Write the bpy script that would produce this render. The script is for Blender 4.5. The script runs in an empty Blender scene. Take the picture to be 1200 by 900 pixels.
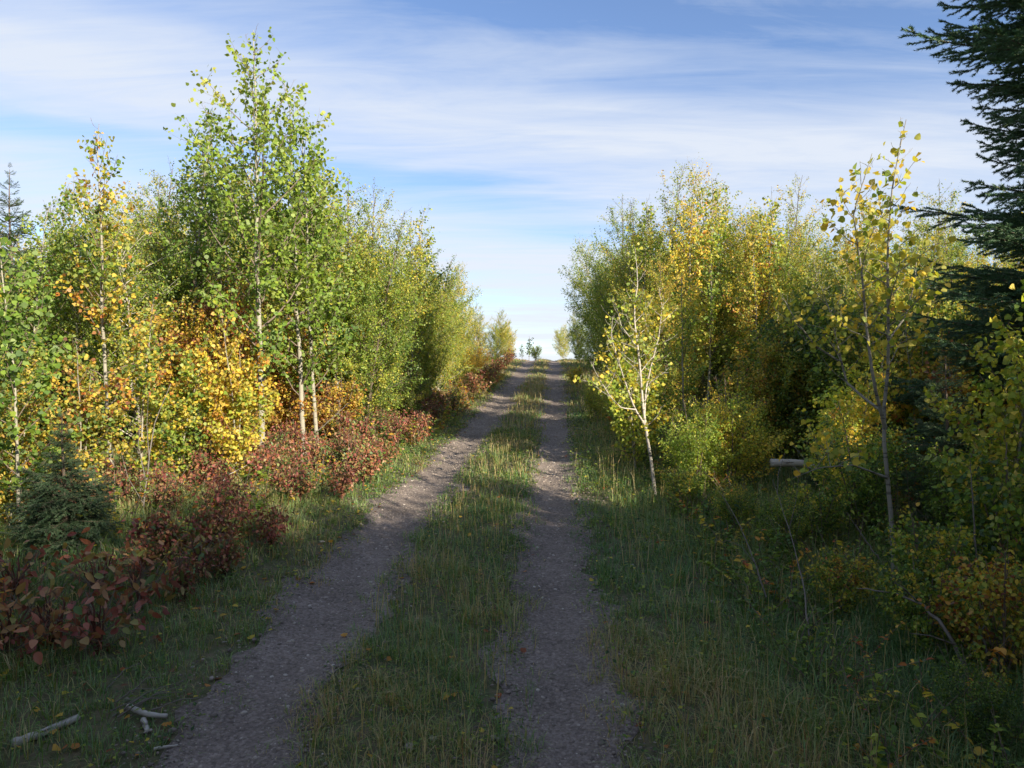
import bpy, math, random
import numpy as np
from mathutils import Vector

S = bpy.context.scene
COL = S.collection
rng = np.random.default_rng(7)
random.seed(7)
R = math.radians

# ------------------------------------------------------------------ camera, sky, sun, exposure
F = 867.0                      # focal length of the photograph in its own pixels (1200 wide)
CAM_H = 1.70
cam_data = bpy.data.cameras.new('camera')
cam_data.sensor_width = 36.0
cam_data.lens = F / 1200.0 * 36.0
cam_data.clip_start = 0.05
cam_data.clip_end = 6000
cam = bpy.data.objects.new('camera', cam_data)
cam.location = (0, 0, CAM_H)
cam.rotation_euler = (R(90), 0, 0)
COL.objects.link(cam)
S.camera = cam

SUN_EL = R(26)
SUN_AZ = R(137)                # clockwise from the view direction (+Y): behind and to the right of the camera
sd = bpy.data.lights.new('sun', 'SUN')
sd.energy = 5.0
sd.angle = R(0.5)
sd.color = (1.0, 0.87, 0.66)
sun = bpy.data.objects.new('sun', sd)
to_sun = Vector((math.sin(SUN_AZ) * math.cos(SUN_EL), math.cos(SUN_AZ) * math.cos(SUN_EL), math.sin(SUN_EL)))
sun.rotation_euler = to_sun.to_track_quat('Z', 'Y').to_euler()
sun.location = (10, -10, 20)
COL.objects.link(sun)

S.view_settings.view_transform = 'Standard'
S.view_settings.look = 'None'
S.view_settings.gamma = 1.0
S.view_settings.exposure = 1.32
S.cycles.max_bounces = 8
S.cycles.diffuse_bounces = 5
S.cycles.transmission_bounces = 5
S.cycles.transparent_max_bounces = 4

W = bpy.data.worlds.new('World')
S.world = W
W.use_nodes = True
nt = W.node_tree
nt.nodes.clear()


def N(t, kind, **kw):
    n = t.nodes.new(kind)
    for k, v in kw.items():
        setattr(n, k, v)
    return n


def math_node(t, op, a, b=None, clamp=False):
    n = N(t, 'ShaderNodeMath', operation=op, use_clamp=clamp)
    for i, v in enumerate((a, b)):
        if v is None:
            continue
        if isinstance(v, (int, float)):
            n.inputs[i].default_value = v
        else:
            t.links.new(v, n.inputs[i])
    return n.outputs[0]


def ramp(t, fac, stops, interp='LINEAR'):
    n = N(t, 'ShaderNodeValToRGB')
    cr = n.color_ramp
    cr.interpolation = interp
    while len(cr.elements) > 1:
        cr.elements.remove(cr.elements[-1])
    cr.elements[0].position = stops[0][0]
    cr.elements[0].color = (*stops[0][1], 1)
    for p, c in stops[1:]:
        e = cr.elements.new(p)
        e.color = (*c, 1)
    t.links.new(fac, n.inputs[0])
    return n.outputs[0]


def mix_rgb(t, fac, a, b, mode='MIX'):
    n = N(t, 'ShaderNodeMix', data_type='RGBA', blend_type=mode)
    for sock, v in ((n.inputs[0], fac), (n.inputs[6], a), (n.inputs[7], b)):
        if isinstance(v, (int, float)):
            sock.default_value = v
        elif isinstance(v, tuple):
            sock.default_value = (*v, 1)
        else:
            t.links.new(v, sock)
    return n.outputs[2]


def build_world():
    t = nt
    out = N(t, 'ShaderNodeOutputWorld')
    bg = N(t, 'ShaderNodeBackground')
    bg.inputs[1].default_value = 0.115
    sky = N(t, 'ShaderNodeTexSky', sky_type='NISHITA', sun_disc=False)
    sky.sun_elevation = SUN_EL
    sky.sun_rotation = SUN_AZ
    sky.air_density = 1.0
    sky.dust_density = 0.35
    sky.ozone_density = 1.6
    tc = N(t, 'ShaderNodeTexCoord')
    sep = N(t, 'ShaderNodeSeparateXYZ')
    t.links.new(tc.outputs['Generated'], sep.inputs[0])
    x, y, z = sep.outputs
    r2 = math_node(t, 'ADD', math_node(t, 'MULTIPLY', x, x), math_node(t, 'MULTIPLY', y, y))
    r = math_node(t, 'SQRT', math_node(t, 'ADD', r2, 1e-4))
    el = math_node(t, 'DIVIDE', z, r)                  # tangent of the elevation
    # cloud layer coordinates: the direction projected on a high plane
    zz = math_node(t, 'ADD', math_node(t, 'MAXIMUM', z, 0.0), 0.10)
    px = math_node(t, 'DIVIDE', x, zz)
    py = math_node(t, 'DIVIDE', y, zz)
    cmb = N(t, 'ShaderNodeCombineXYZ')
    t.links.new(px, cmb.inputs[0])
    t.links.new(py, cmb.inputs[1])

    def noise(scale, detail, rough, sx, sy, off, rot=0.0, dist=0.0):
        m = N(t, 'ShaderNodeMapping')
        m.inputs['Scale'].default_value = (sx, sy, 1)
        m.inputs['Location'].default_value = off
        m.inputs['Rotation'].default_value = (0, 0, rot)
        t.links.new(cmb.outputs[0], m.inputs[0])
        n = N(t, 'ShaderNodeTexNoise')
        n.inputs['Scale'].default_value = scale
        n.inputs['Detail'].default_value = detail
        n.inputs['Roughness'].default_value = rough
        n.inputs['Distortion'].default_value = dist
        t.links.new(m.outputs[0], n.inputs['Vector'])
        return n.outputs[0]

    wide = noise(1.0, 2.5, 0.5, 0.22, 0.45, (3.1, 1.7, 0))
    streak = noise(1.6, 6.0, 0.58, 0.28, 1.5, (0.4, 5.2, 0), 0.07, 0.5)
    fine = noise(3.6, 9.0, 0.64, 0.30, 1.3, (7.4, 2.2, 0), -0.30, 1.6)
    fibre = noise(13.0, 8.0, 0.70, 0.10, 1.3, (1.4, 9.2, 0), 0.16, 0.8)
    # bands of cirrus over the elevation, tilted with the azimuth and warped by the noise
    az = math_node(t, 'DIVIDE', x, r)
    e = math_node(t, 'ADD', el, math_node(t, 'MULTIPLY', az, 0.10))
    e = math_node(t, 'ADD', e, math_node(t, 'MULTIPLY', math_node(t, 'SUBTRACT', wide, 0.5), 0.30))
    e = math_node(t, 'ADD', e, math_node(t, 'MULTIPLY', math_node(t, 'SUBTRACT', streak, 0.5), 0.07))
    g = lambda v: (v, v, v)
    band = ramp(t, e, [(0.0, g(.95)), (.055, g(.90)), (.085, g(.40)), (.115, g(.80)), (.175, g(.85)), (.215, g(.45)),
                       (.245, g(.30)), (.275, g(.72)), (.34, g(.85)), (.385, g(.66)), (.43, g(.26)), (.53, g(.12)), (.62, g(.45)), (.8, g(.25)), (1.0, g(.5))], 'EASE')
    d = math_node(t, 'ADD', band, math_node(t, 'MULTIPLY', math_node(t, 'SUBTRACT', streak, 0.5), 1.5))
    d = math_node(t, 'ADD', d, math_node(t, 'MULTIPLY', math_node(t, 'SUBTRACT', fine, 0.5), 0.85))
    d = math_node(t, 'ADD', d, math_node(t, 'MULTIPLY', math_node(t, 'SUBTRACT', fibre, 0.5), 0.20), clamp=True)
    d = math_node(t, 'MULTIPLY', d, 0.94)
    tint = mix_rgb(t, 1.0, sky.outputs[0], (0.60, 0.63, 0.73), 'MULTIPLY')
    cloud = mix_rgb(t, math_node(t, 'MULTIPLY', math_node(t, 'SUBTRACT', 1.0, el, clamp=True), 1.0, clamp=True), (2.42, 2.68, 3.15), (2.95, 3.14, 3.46))
    c = mix_rgb(t, d, tint, cloud)
    t.links.new(c, bg.inputs[0])
    t.links.new(bg.outputs[0], out.inputs[0])


build_world()

# ------------------------------------------------------------------ helpers
def tag(o, label=None, cat=None, group=None, kind=None):
    for k, v in (('label', label), ('category', cat), ('group', group), ('kind', kind)):
        if v:
            o[k] = v
    return o


def empty(name, loc=(0, 0, 0), rz=0.0):
    o = bpy.data.objects.new(name, None)
    o.empty_display_size = 0.2
    o.location = loc
    o.rotation_euler = (0, 0, rz)
    COL.objects.link(o)
    return o


def make_mesh(name, V, faces, attrs=None, mat=None, smooth=False):
    """faces: list of integer arrays (n, k)"""
    me = bpy.data.meshes.new(name)
    V = np.asarray(V, dtype=np.float32).reshape(-1, 3)
    me.vertices.add(len(V))
    me.vertices.foreach_set('co', V.ravel())
    faces = [np.asarray(f, dtype=np.int32) for f in faces if len(f)]
    nl = sum(f.size for f in faces)
    nf = sum(len(f) for f in faces)
    me.loops.add(nl)
    me.polygons.add(nf)
    me.loops.foreach_set('vertex_index', np.concatenate([f.ravel() for f in faces]))
    starts, tot = [], 0
    for f in faces:
        starts.append(tot + np.arange(len(f)) * f.shape[1])
        tot += f.size
    me.polygons.foreach_set('loop_start', np.concatenate(starts).astype(np.int32))
    me.update(calc_edges=True)
    me.validate()
    for k, v in (attrs or {}).items():
        a = me.attributes.new(k, 'FLOAT', 'POINT')
        a.data.foreach_set('value', np.asarray(v, dtype=np.float32))
    if smooth:
        me.polygons.foreach_set('use_smooth', np.ones(nf, dtype=bool))
    if mat:
        me.materials.append(mat)
    return me


def link(name, me, parent=None, loc=(0, 0, 0), color=None):
    o = bpy.data.objects.new(name, me)
    COL.objects.link(o)
    if parent is not None:
        o.parent = parent
    o.location = loc
    if color:
        o.color = color
    return o


class Tubes:
    def __init__(self):
        self.V, self.F, self.n = [], [], 0

    def add(self, pts, rad, sides=6):
        pts = np.asarray(pts, float)
        rad = np.asarray(rad, float)
        n = len(pts)
        d = np.gradient(pts, axis=0)
        d /= np.linalg.norm(d, axis=1, keepdims=True) + 1e-9
        ref = np.array([1.0, 0.13, 0.07]) if abs(d[0][0]) < 0.8 else np.array([0.1, 1.0, 0.1])
        u = np.cross(d, ref)
        u /= np.linalg.norm(u, axis=1, keepdims=True) + 1e-9
        v = np.cross(d, u)
        a = np.arange(sides) / sides * 2 * math.pi
        ring = u[:, None, :] * np.cos(a)[None, :, None] + v[:, None, :] * np.sin(a)[None, :, None]
        P = pts[:, None, :] + ring * rad[:, None, None]
        self.V.append(P.reshape(-1, 3))
        i = np.arange(n - 1)[:, None] * sides
        j = np.arange(sides)[None, :]
        k = (j + 1) % sides
        q = np.stack([i + j, i + k, i + sides + k, i + sides + j], -1).reshape(-1, 4) + self.n
        self.F.append(q)
        self.n += n * sides

    def mesh(self, name, mat, smooth=True):
        if not self.V:
            return None
        return make_mesh(name, np.concatenate(self.V), [np.concatenate(self.F)], None, mat, smooth)


LEAF = {  # half outline: (along, half width)
    'round': [(0.0, 0.0), (0.14, 0.40), (0.48, 0.50), (1.0, 0.0)],
    'oval': [(0.0, 0.0), (0.22, 0.32), (0.58, 0.31), (1.0, 0.0)],
    'long': [(0.0, 0.0), (0.28, 0.20), (0.62, 0.20), (1.0, 0.0)],
}


def leaf_geom(P, A, Nn, size, shape, fold=0.12, quad=False):
    """leaves at P, axis A (base to tip), normal Nn: returns V (n*k,3), faces (n,k)"""
    n = len(P)
    A = A / (np.linalg.norm(A, axis=1, keepdims=True) + 1e-9)
    Wd = np.cross(A, Nn)
    Wd /= np.linalg.norm(Wd, axis=1, keepdims=True) + 1e-9
    Nn = np.cross(Wd, A)
    L = LEAF[shape]
    s = np.asarray(size).reshape(-1, 1)
    if quad:
        hw = max(w for _, w in L)
        prof = [(0, 0, 0), (0.42, hw, fold), (1, 0, -0.08), (0.42, -hw, fold)]
    else:
        prof = [(0, 0, 0), (L[1][0], L[1][1], fold), (L[2][0], L[2][1], fold), (1, 0, -0.10), (L[2][0], -L[2][1], fold), (L[1][0], -L[1][1], fold)]
    k = len(prof)
    V = np.empty((n, k, 3))
    for i, (a, w, f) in enumerate(prof):
        V[:, i] = P + s * (a * A + w * Wd + f * Nn)
    Fc = np.arange(n * k).reshape(n, k)
    return V.reshape(-1, 3), Fc


def unit(v):
    return v / (np.linalg.norm(v) + 1e-9)


def leaf_cloud(rg, P, outward, size, shape, droop=0.5, quad=False, flat=0.5):
    """random leaf frames for the positions P"""
    n = len(P)
    rnd = rg.normal(size=(n, 3))
    A = rnd * 0.75 + outward * 0.7 + np.array([0, 0, -droop])
    Nn = rg.normal(size=(n, 3)) * 0.7 + np.array([0, 0, flat])
    s = size * rg.uniform(0.65, 1.2, n)
    return leaf_geom(P, A, Nn, s, shape, quad=quad)


# ------------------------------------------------------------------ materials
def new_mat(name):
    m = bpy.data.materials.new(name)
    m.use_nodes = True
    t = m.node_tree
    t.nodes.clear()
    return m, t


def leaf_material(name, stops, rough=0.5, trans=0.45, spread=1.0, under=0.25):
    """colour along an autumn scale; the tree's own object colour says how far the season is (R) and how mixed (G), B = value"""
    m, t = new_mat(name)
    out = N(t, 'ShaderNodeOutputMaterial')
    at = N(t, 'ShaderNodeAttribute', attribute_name='rnd')
    oi = N(t, 'ShaderNodeObjectInfo')
    sp = N(t, 'ShaderNodeSeparateColor')
    t.links.new(oi.outputs['Color'], sp.inputs[0])
    v = math_node(t, 'SUBTRACT', at.outputs['Fac'], 0.5)
    v = math_node(t, 'MULTIPLY', v, math_node(t, 'MULTIPLY', sp.outputs[1], spread))
    v = math_node(t, 'ADD', v, sp.outputs[0], clamp=True)
    c = ramp(t, v, stops)
    g = N(t, 'ShaderNodeNewGeometry')
    # blotches and veins on the leaf itself
    tc = N(t, 'ShaderNodeTexCoord')
    ns = N(t, 'ShaderNodeTexNoise')
    ns.inputs['Scale'].default_value = 60
    ns.inputs['Detail'].default_value = 2
    t.links.new(tc.outputs['Object'], ns.inputs['Vector'])
    vr = math_node(t, 'ADD', 0.72, math_node(t, 'MULTIPLY', ns.outputs[0], 0.56))
    vr = math_node(t, 'MULTIPLY', vr, math_node(t, 'MULTIPLY', sp.outputs[2], 1.0))
    hs = N(t, 'ShaderNodeHueSaturation')
    t.links.new(c, hs.inputs['Color'])
    t.links.new(vr, hs.inputs['Value'])
    base = hs.outputs[0]
    # the underside of a leaf is paler
    base2 = mix_rgb(t, math_node(t, 'MULTIPLY', g.outputs['Backfacing'], under), base, (0.26, 0.29, 0.20))
    p = N(t, 'ShaderNodeBsdfPrincipled')
    p.inputs['Roughness'].default_value = rough
    p.inputs['Specular IOR Level'].default_value = 0.35
    t.links.new(base2, p.inputs['Base Color'])
    tr = N(t, 'ShaderNodeBsdfTranslucent')
    tcx = mix_rgb(t, 1.0, base, (1.25, 1.15, 0.6), 'MULTIPLY')
    t.links.new(tcx, tr.inputs[0])
    mx = N(t, 'ShaderNodeMixShader')
    mx.inputs[0].default_value = trans
    t.links.new(p.outputs[0], mx.inputs[1])
    t.links.new(tr.outputs[0], mx.inputs[2])
    t.links.new(mx.outputs[0], out.inputs[0])
    return m


AUTUMN = [(0.0, (0.031, 0.078, 0.029)), (0.18, (0.078, 0.157, 0.029)), (0.36, (0.174, 0.269, 0.038)), (0.50, (0.297, 0.353, 0.049)), (0.62, (0.493, 0.420, 0.058)),
          (0.74, (0.627, 0.459, 0.067)), (0.84, (0.560, 0.297, 0.054)), (0.92, (0.381, 0.106, 0.036)), (1.0, (0.168, 0.073, 0.045))]
REDS = [(0.0, (0.063, 0.109, 0.032)), (0.14, (0.149, 0.161, 0.041)), (0.28, (0.230, 0.138, 0.055)), (0.42, (0.247, 0.090, 0.053)), (0.60, (0.196, 0.052, 0.044)),
        (0.80, (0.138, 0.037, 0.039)), (1.0, (0.127, 0.075, 0.057))]
M_LEAF = leaf_material('autumn_leaf', AUTUMN)
M_RED = leaf_material('red_leaf', REDS, 0.5, 0.25, 1.0, 0.08)
M_NEEDLE = leaf_material('spruce_needle', [(0.0, (.022, .058, .030)), (0.5, (.042, .100, .048)), (0.8, (.075, .150, .065)), (1.0, (.14, .17, .06))], 0.5, 0.12)
M_GRASS = leaf_material('grass_blade', [(0.0, (0.054, 0.163, 0.056)), (0.30, (0.109, 0.240, 0.059)), (0.52, (0.202, 0.279, 0.068)), (0.70, (0.373, 0.319, 0.132)),
                                        (0.88, (0.559, 0.427, 0.217)), (1.0, (0.373, 0.217, 0.109))], 0.55, 0.3)


def bark_material(name, pale, dark, mark=0.5, scale=14, stretch=(1, 1, 0.35), rough=0.75):
    m, t = new_mat(name)
    out = N(t, 'ShaderNodeOutputMaterial')
    p = N(t, 'ShaderNodeBsdfPrincipled')
    p.inputs['Roughness'].default_value = rough
    p.inputs['Specular IOR Level'].default_value = 0.25
    tc = N(t, 'ShaderNodeTexCoord')
    mp = N(t, 'ShaderNodeMapping')
    mp.inputs['Scale'].default_value = stretch
    t.links.new(tc.outputs['Object'], mp.inputs[0])
    a = N(t, 'ShaderNodeTexNoise')
    a.inputs['Scale'].default_value = scale
    a.inputs['Detail'].default_value = 5
    t.links.new(mp.outputs[0], a.inputs['Vector'])
    mp2 = N(t, 'ShaderNodeMapping')
    mp2.inputs['Scale'].default_value = (6, 6, 40)
    t.links.new(tc.outputs['Object'], mp2.inputs[0])
    b = N(t, 'ShaderNodeTexNoise')
    b.inputs['Scale'].default_value = 1.3
    b.inputs['Detail'].default_value = 4
    t.links.new(mp2.outputs[0], b.inputs['Vector'])
    g = lambda v: (v, v, v)
    lent = ramp(t, b.outputs[0], [(mark, g(0)), (mark + .10, g(1))])
    c = mix_rgb(t, a.outputs[0], dark, pale)
    c2 = mix_rgb(t, lent, c, tuple(0.45 * x for x in dark))
    t.links.new(c2, p.inputs['Base Color'])
    bp = N(t, 'ShaderNodeBump')
    bp.inputs['Strength'].default_value = 0.35
    bp.inputs['Distance'].default_value = 0.01
    t.links.new(a.outputs[0], bp.inputs['Height'])
    t.links.new(bp.outputs[0], p.inputs['Normal'])
    t.links.new(p.outputs[0], out.inputs[0])
    return m


M_ASPEN = bark_material('aspen_bark', (.36, .345, .29), (.17, .16, .13), 0.57)
M_GREYASPEN = bark_material('grey_aspen_bark', (.30, .285, .25), (.15, .14, .12), 0.57)
M_BIRCH = bark_material('birch_bark', (.52, .49, .45), (.24, .215, .19), 0.56)
M_BROWN = bark_material('brown_bark', (.17, .135, .11), (.07, .055, .045), 0.62)
M_DARKBARK = bark_material('old_bark', (.085, .07, .058), (.035, .028, .024), 0.62)
M_LOG = bark_material('weathered_birch_bark', (.55, .53, .50), (.20, .18, .165), 0.56, 22, (.5, .5, 1))
M_TWIG = bark_material('twig_bark', (.20, .16, .13), (.10, .075, .06), 0.70)
M_REDSTEM = bark_material('red_stem', (.17, .07, .05), (.08, .035, .03), 0.75)
M_DEAD = bark_material('dead_wood', (.20, .18, .165), (.10, .088, .08), 0.58)


def stone_material():
    m, t = new_mat('stone')
    out = N(t, 'ShaderNodeOutputMaterial')
    p = N(t, 'ShaderNodeBsdfPrincipled')
    p.inputs['Roughness'].default_value = 0.85
    at = N(t, 'ShaderNodeAttribute', attribute_name='rnd')
    oi = N(t, 'ShaderNodeObjectInfo')
    c = ramp(t, at.outputs['Fac'], [(0, (.10, .085, .075)), (.4, (.17, .145, .13)), (.75, (.24, .20, .18)), (.93, (.32, .29, .26)), (1, (.50, .47, .44))])
    tc = N(t, 'ShaderNodeTexCoord')
    ns = N(t, 'ShaderNodeTexNoise')
    ns.inputs['Scale'].default_value = 80
    ns.inputs['Detail'].default_value = 4
    t.links.new(tc.outputs['Object'], ns.inputs['Vector'])
    hs = N(t, 'ShaderNodeHueSaturation')
    t.links.new(c, hs.inputs['Color'])
    t.links.new(math_node(t, 'ADD', .6, math_node(t, 'MULTIPLY', ns.outputs[0], .8)), hs.inputs['Value'])
    t.links.new(hs.outputs[0], p.inputs['Base Color'])
    t.links.new(p.outputs[0], out.inputs[0])
    return m


M_STONE = stone_material()


def soil_material(name, stops, s1, s2, bump):
    m, t = new_mat(name)
    out = N(t, 'ShaderNodeOutputMaterial')
    p = N(t, 'ShaderNodeBsdfPrincipled')
    p.inputs['Roughness'].default_value = 0.95
    p.inputs['Specular IOR Level'].default_value = 0.2
    tc = N(t, 'ShaderNodeTexCoord')
    a = N(t, 'ShaderNodeTexNoise')
    a.inputs['Scale'].default_value = s1
    a.inputs['Detail'].default_value = 6
    a.inputs['Roughness'].default_value = 0.65
    b = N(t, 'ShaderNodeTexNoise')
    b.inputs['Scale'].default_value = s2
    b.inputs['Detail'].default_value = 5
    b.inputs['Roughness'].default_value = 0.7
    v = N(t, 'ShaderNodeTexVoronoi')
    v.inputs['Scale'].default_value = s2 * 1.3
    for n in (a, b, v):
        t.links.new(tc.outputs['Object'], n.inputs['Vector'])
    f = math_node(t, 'ADD', math_node(t, 'MULTIPLY', a.outputs[0], 0.5), math_node(t, 'MULTIPLY', b.outputs[0], 0.5))
    sc = N(t, 'ShaderNodeSeparateColor')
    t.links.new(v.outputs['Color'], sc.inputs[0])
    f = math_node(t, 'ADD', f, math_node(t, 'MULTIPLY', math_node(t, 'SUBTRACT', sc.outputs[0], .5), .16))
    c = ramp(t, f, stops)
    t.links.new(c, p.inputs['Base Color'])
    bp = N(t, 'ShaderNodeBump')
    bp.inputs['Strength'].default_value = bump
    bp.inputs['Distance'].default_value = 0.015
    t.links.new(math_node(t, 'ADD', b.outputs[0], math_node(t, 'MULTIPLY', v.outputs['Distance'], -.8)), bp.inputs['Height'])
    t.links.new(bp.outputs[0], p.inputs['Normal'])
    t.links.new(p.outputs[0], out.inputs[0])
    return m


M_SOIL = soil_material('ground_soil', [(.30, (.045, .058, .028)), (.45, (.075, .085, .042)), (.58, (.11, .095, .060)), (.72, (.14, .115, .075))], 1.3, 26, .6)
M_TRACK = soil_material('gravel', [(.30, (.068, .056, .050)), (.42, (.125, .105, .096)), (.54, (.185, .155, .143)), (.68, (.285, .245, .228))], 1.6, 55, .8)

# ------------------------------------------------------------------ terrain
_yy = np.arange(-400, 1600, 0.25)
_sl = np.interp(_yy, [-400, -60, -25, -8, 0, 30, 36, 43, 52, 150, 260, 1600], [0, 0, .03, .072, .078, .078, .070, .0, -.05, -.05, 0, 0])
_zz = np.cumsum(_sl) * 0.25
_zz -= np.interp(0, _yy, _zz)
RD = np.array([-30, 0, 2.85, 4.6, 6.8, 12.5, 21.7, 34, 60, 1600.])
RR = np.array([.10, .13, .21, .27, .38, .72, 1.27, 1.95, 3.3, 3.3])
RL = np.array([-1.2, -1.18, -1.12, -1.08, -.97, -.51, .07, .78, 2.1, 2.1])


def centre(y):
    return 0.5 * (np.interp(y, RD, RR) + np.interp(y, RD, RL))


_ph = rng.uniform(0, 6.28, (40, 2))
_dir = rng.uniform(0, 6.28, 40)
_fr = np.exp(rng.uniform(math.log(.25), math.log(7.5), 40))


def bumps(x, y):
    s = 0
    for i in range(40):
        s = s + np.sin((x * np.cos(_dir[i]) + y * np.sin(_dir[i])) * _fr[i] + _ph[i, 0]) / _fr[i] ** 0.9
    return s * 0.011


def height(x, y):
    x = np.asarray(x, float)
    y = np.asarray(y, float)
    z = np.interp(y, _yy, _zz)
    u = x - centre(y)
    hs = 0.5 * (np.interp(y, RD, RR) - np.interp(y, RD, RL))
    tr = np.exp(-((np.abs(u) - hs) / 0.24) ** 2)
    z = z - 0.045 * tr
    left = np.clip((-u - 1.15) / 1.8, 0, 1)
    z = z + 0.10 * left * left * (3 - 2 * left)
    right = np.clip((u - 1.1) / 1.2, 0, 1)
    z = z - 0.08 * right * right * (3 - 2 * right)
    r2 = np.clip((u - 2.6) / 3.0, 0, 1)
    z = z + 0.22 * r2 * r2 * (3 - 2 * r2)
    rough = 0.25 + 0.75 * np.clip((np.abs(u) - .9) / .8, 0, 1)
    z = z + bumps(x, y) * rough + 0.03 * np.exp(-((y - 19) / 1.5) ** 2)
    return z


def H1(x, y):
    return float(height(x, y))


def at(px, d, sink=0.02):
    x = (px - 600) / F * d
    return (x, d, H1(x, d) - sink)


def ground():
    xs = np.concatenate([-np.geomspace(1500, 6.2, 40), np.arange(-6, 7.01, 0.09), np.geomspace(7.3, 1500, 40)])
    ys = np.concatenate([-np.geomspace(380, 3.3, 26), np.arange(-3, 1, .4), np.arange(1, 14, .09), np.arange(14, 60, .25), np.geomspace(61, 1500, 40)])
    X, Y = np.meshgrid(xs, ys)
    Z = height(X, Y)
    V = np.stack([X, Y, Z], -1).reshape(-1, 3)
    nx, ny = len(xs), len(ys)
    i = np.arange(ny - 1)[:, None] * nx + np.arange(nx - 1)[None, :]
    q = np.stack([i, i + 1, i + nx + 1, i + nx], -1).reshape(-1, 4)
    o = link('ground', make_mesh('ground', V, [q], None, M_SOIL, True))
    tag(o, kind='structure')


def edge_wobble(y, k):
    return .05 * np.sin(y * 2.3 + k) + .035 * np.sin(y * 5.1 + 2 * k) + .03 * np.sin(y * 11.3 + 3 * k) + .02 * np.sin(y * 23 + k * 5)


def track_half(y, side):
    return np.interp(y, [0, 3, 7, 15, 40], [.22, .22, .25, .24, .23] if side < 0 else [.20, .20, .21, .22, .22])


def track(side):
    ys = np.concatenate([np.arange(-12, 1, .3), np.arange(1, 14, .05), np.arange(14, 50, .12)])
    c = np.interp(ys, RD, RL if side < 0 else RR)
    hw = track_half(ys, side)
    lo = c - hw - .10 + edge_wobble(ys, 1 + side)
    hi = c + hw + .10 + edge_wobble(ys, 4 + side)
    n = 13
    f = np.linspace(0, 1, n)
    X = lo[:, None] * (1 - f) + hi[:, None] * f
    Y = np.repeat(ys[:, None], n, 1)
    Z = height(X, Y) + 0.014 + 0.003 * np.sin(np.pi * f)[None, :]
    Z[:, 0] -= .010
    Z[:, -1] -= .010
    V = np.stack([X, Y, Z], -1).reshape(-1, 3)
    i = np.arange(len(ys) - 1)[:, None] * n + np.arange(n - 1)[None, :]
    q = np.stack([i, i + 1, i + n + 1, i + n], -1).reshape(-1, 4)
    o = link('gravel_track', make_mesh('gravel_track', V, [q], None, M_TRACK, True))
    tag(o, 'left wheel track of grey gravel' if side < 0 else 'right wheel track of grey gravel', kind='structure')


ground()
track(-1)
track(1)


# ------------------------------------------------------------------ gravel and stones
_t = (1 + 5 ** .5) / 2
ICO_V = np.array([(-1, _t, 0), (1, _t, 0), (-1, -_t, 0), (1, -_t, 0), (0, -1, _t), (0, 1, _t), (0, -1, -_t), (0, 1, -_t), (_t, 0, -1), (_t, 0, 1), (-_t, 0, -1), (-_t, 0, 1)]) / 1.9
ICO_F = np.array([(0, 11, 5), (0, 5, 1), (0, 1, 7), (0, 7, 10), (0, 10, 11), (1, 5, 9), (5, 11, 4), (11, 10, 2), (10, 7, 6), (7, 1, 8), (3, 9, 4), (3, 4, 2), (3, 2, 6), (3, 6, 8), (3, 8, 9), (4, 9, 5), (2, 4, 11), (6, 2, 10), (8, 6, 7), (9, 8, 1)])


OCT_V = np.array([(1, 0, 0), (0, 1, 0), (-1, 0, 0), (0, -1, 0), (0, 0, 1), (0, 0, -1)], float)
OCT_F = np.array([(0, 1, 4), (1, 2, 4), (2, 3, 4), (3, 0, 4), (1, 0, 5), (2, 1, 5), (3, 2, 5), (0, 3, 5)])


def stones_mesh(name, P, size, rg, rnd=None, small=False):
    n = len(P)
    SV, SF = (OCT_V, OCT_F) if small else (ICO_V, ICO_F)
    nv = len(SV)
    a = rg.uniform(0, 6.28, n)
    sc = np.stack([rg.uniform(.7, 1.3, n), rg.uniform(.6, 1.1, n), rg.uniform(.35, .7, n)], -1) * size[:, None] * .5
    V = SV[None] * (1 + rg.normal(0, .16, (n, nv, 1))) * sc[:, None, :]
    c, s = np.cos(a)[:, None], np.sin(a)[:, None]
    V = np.stack([V[..., 0] * c - V[..., 1] * s, V[..., 0] * s + V[..., 1] * c, V[..., 2]], -1) + P[:, None, :]
    Fc = (SF[None] + (np.arange(n) * nv)[:, None, None]).reshape(-1, 3)
    r = rg.uniform(0, 1, n) if rnd is None else rnd
    return make_mesh(name, V.reshape(-1, 3), [Fc], {'rnd': np.repeat(r, nv)}, M_STONE)


def gravel():
    rg = np.random.default_rng(3)
    for (n, med, sg, small) in ((5500, .016, .35, False), (42000, .0085, .35, True)):
        y = 2.0 + 22 * rg.power(0.6, n)
        side = rg.random(n) < .5
        c = np.where(side, np.interp(y, RD, RL), np.interp(y, RD, RR))
        x = c + rg.normal(0, .22, n)
        size = np.exp(rg.normal(math.log(med), sg, n)) * np.interp(y, [2, 8, 20], [1, 1.5, 2.4])
        keep = size < .040
        x, y, size = x[keep], y[keep], size[keep]
        P = np.stack([x, y, height(x, y) + .015 + size * .03], -1)
        o = link('gravel_stones', stones_mesh('gravel_stones', P, size, rg, rg.uniform(0, .97, len(x)), small))
        tag(o, 'fine grit lying along both wheel tracks' if small else 'coarser loose gravel scattered along both wheel tracks', 'gravel', kind='stuff')


gravel()

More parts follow.
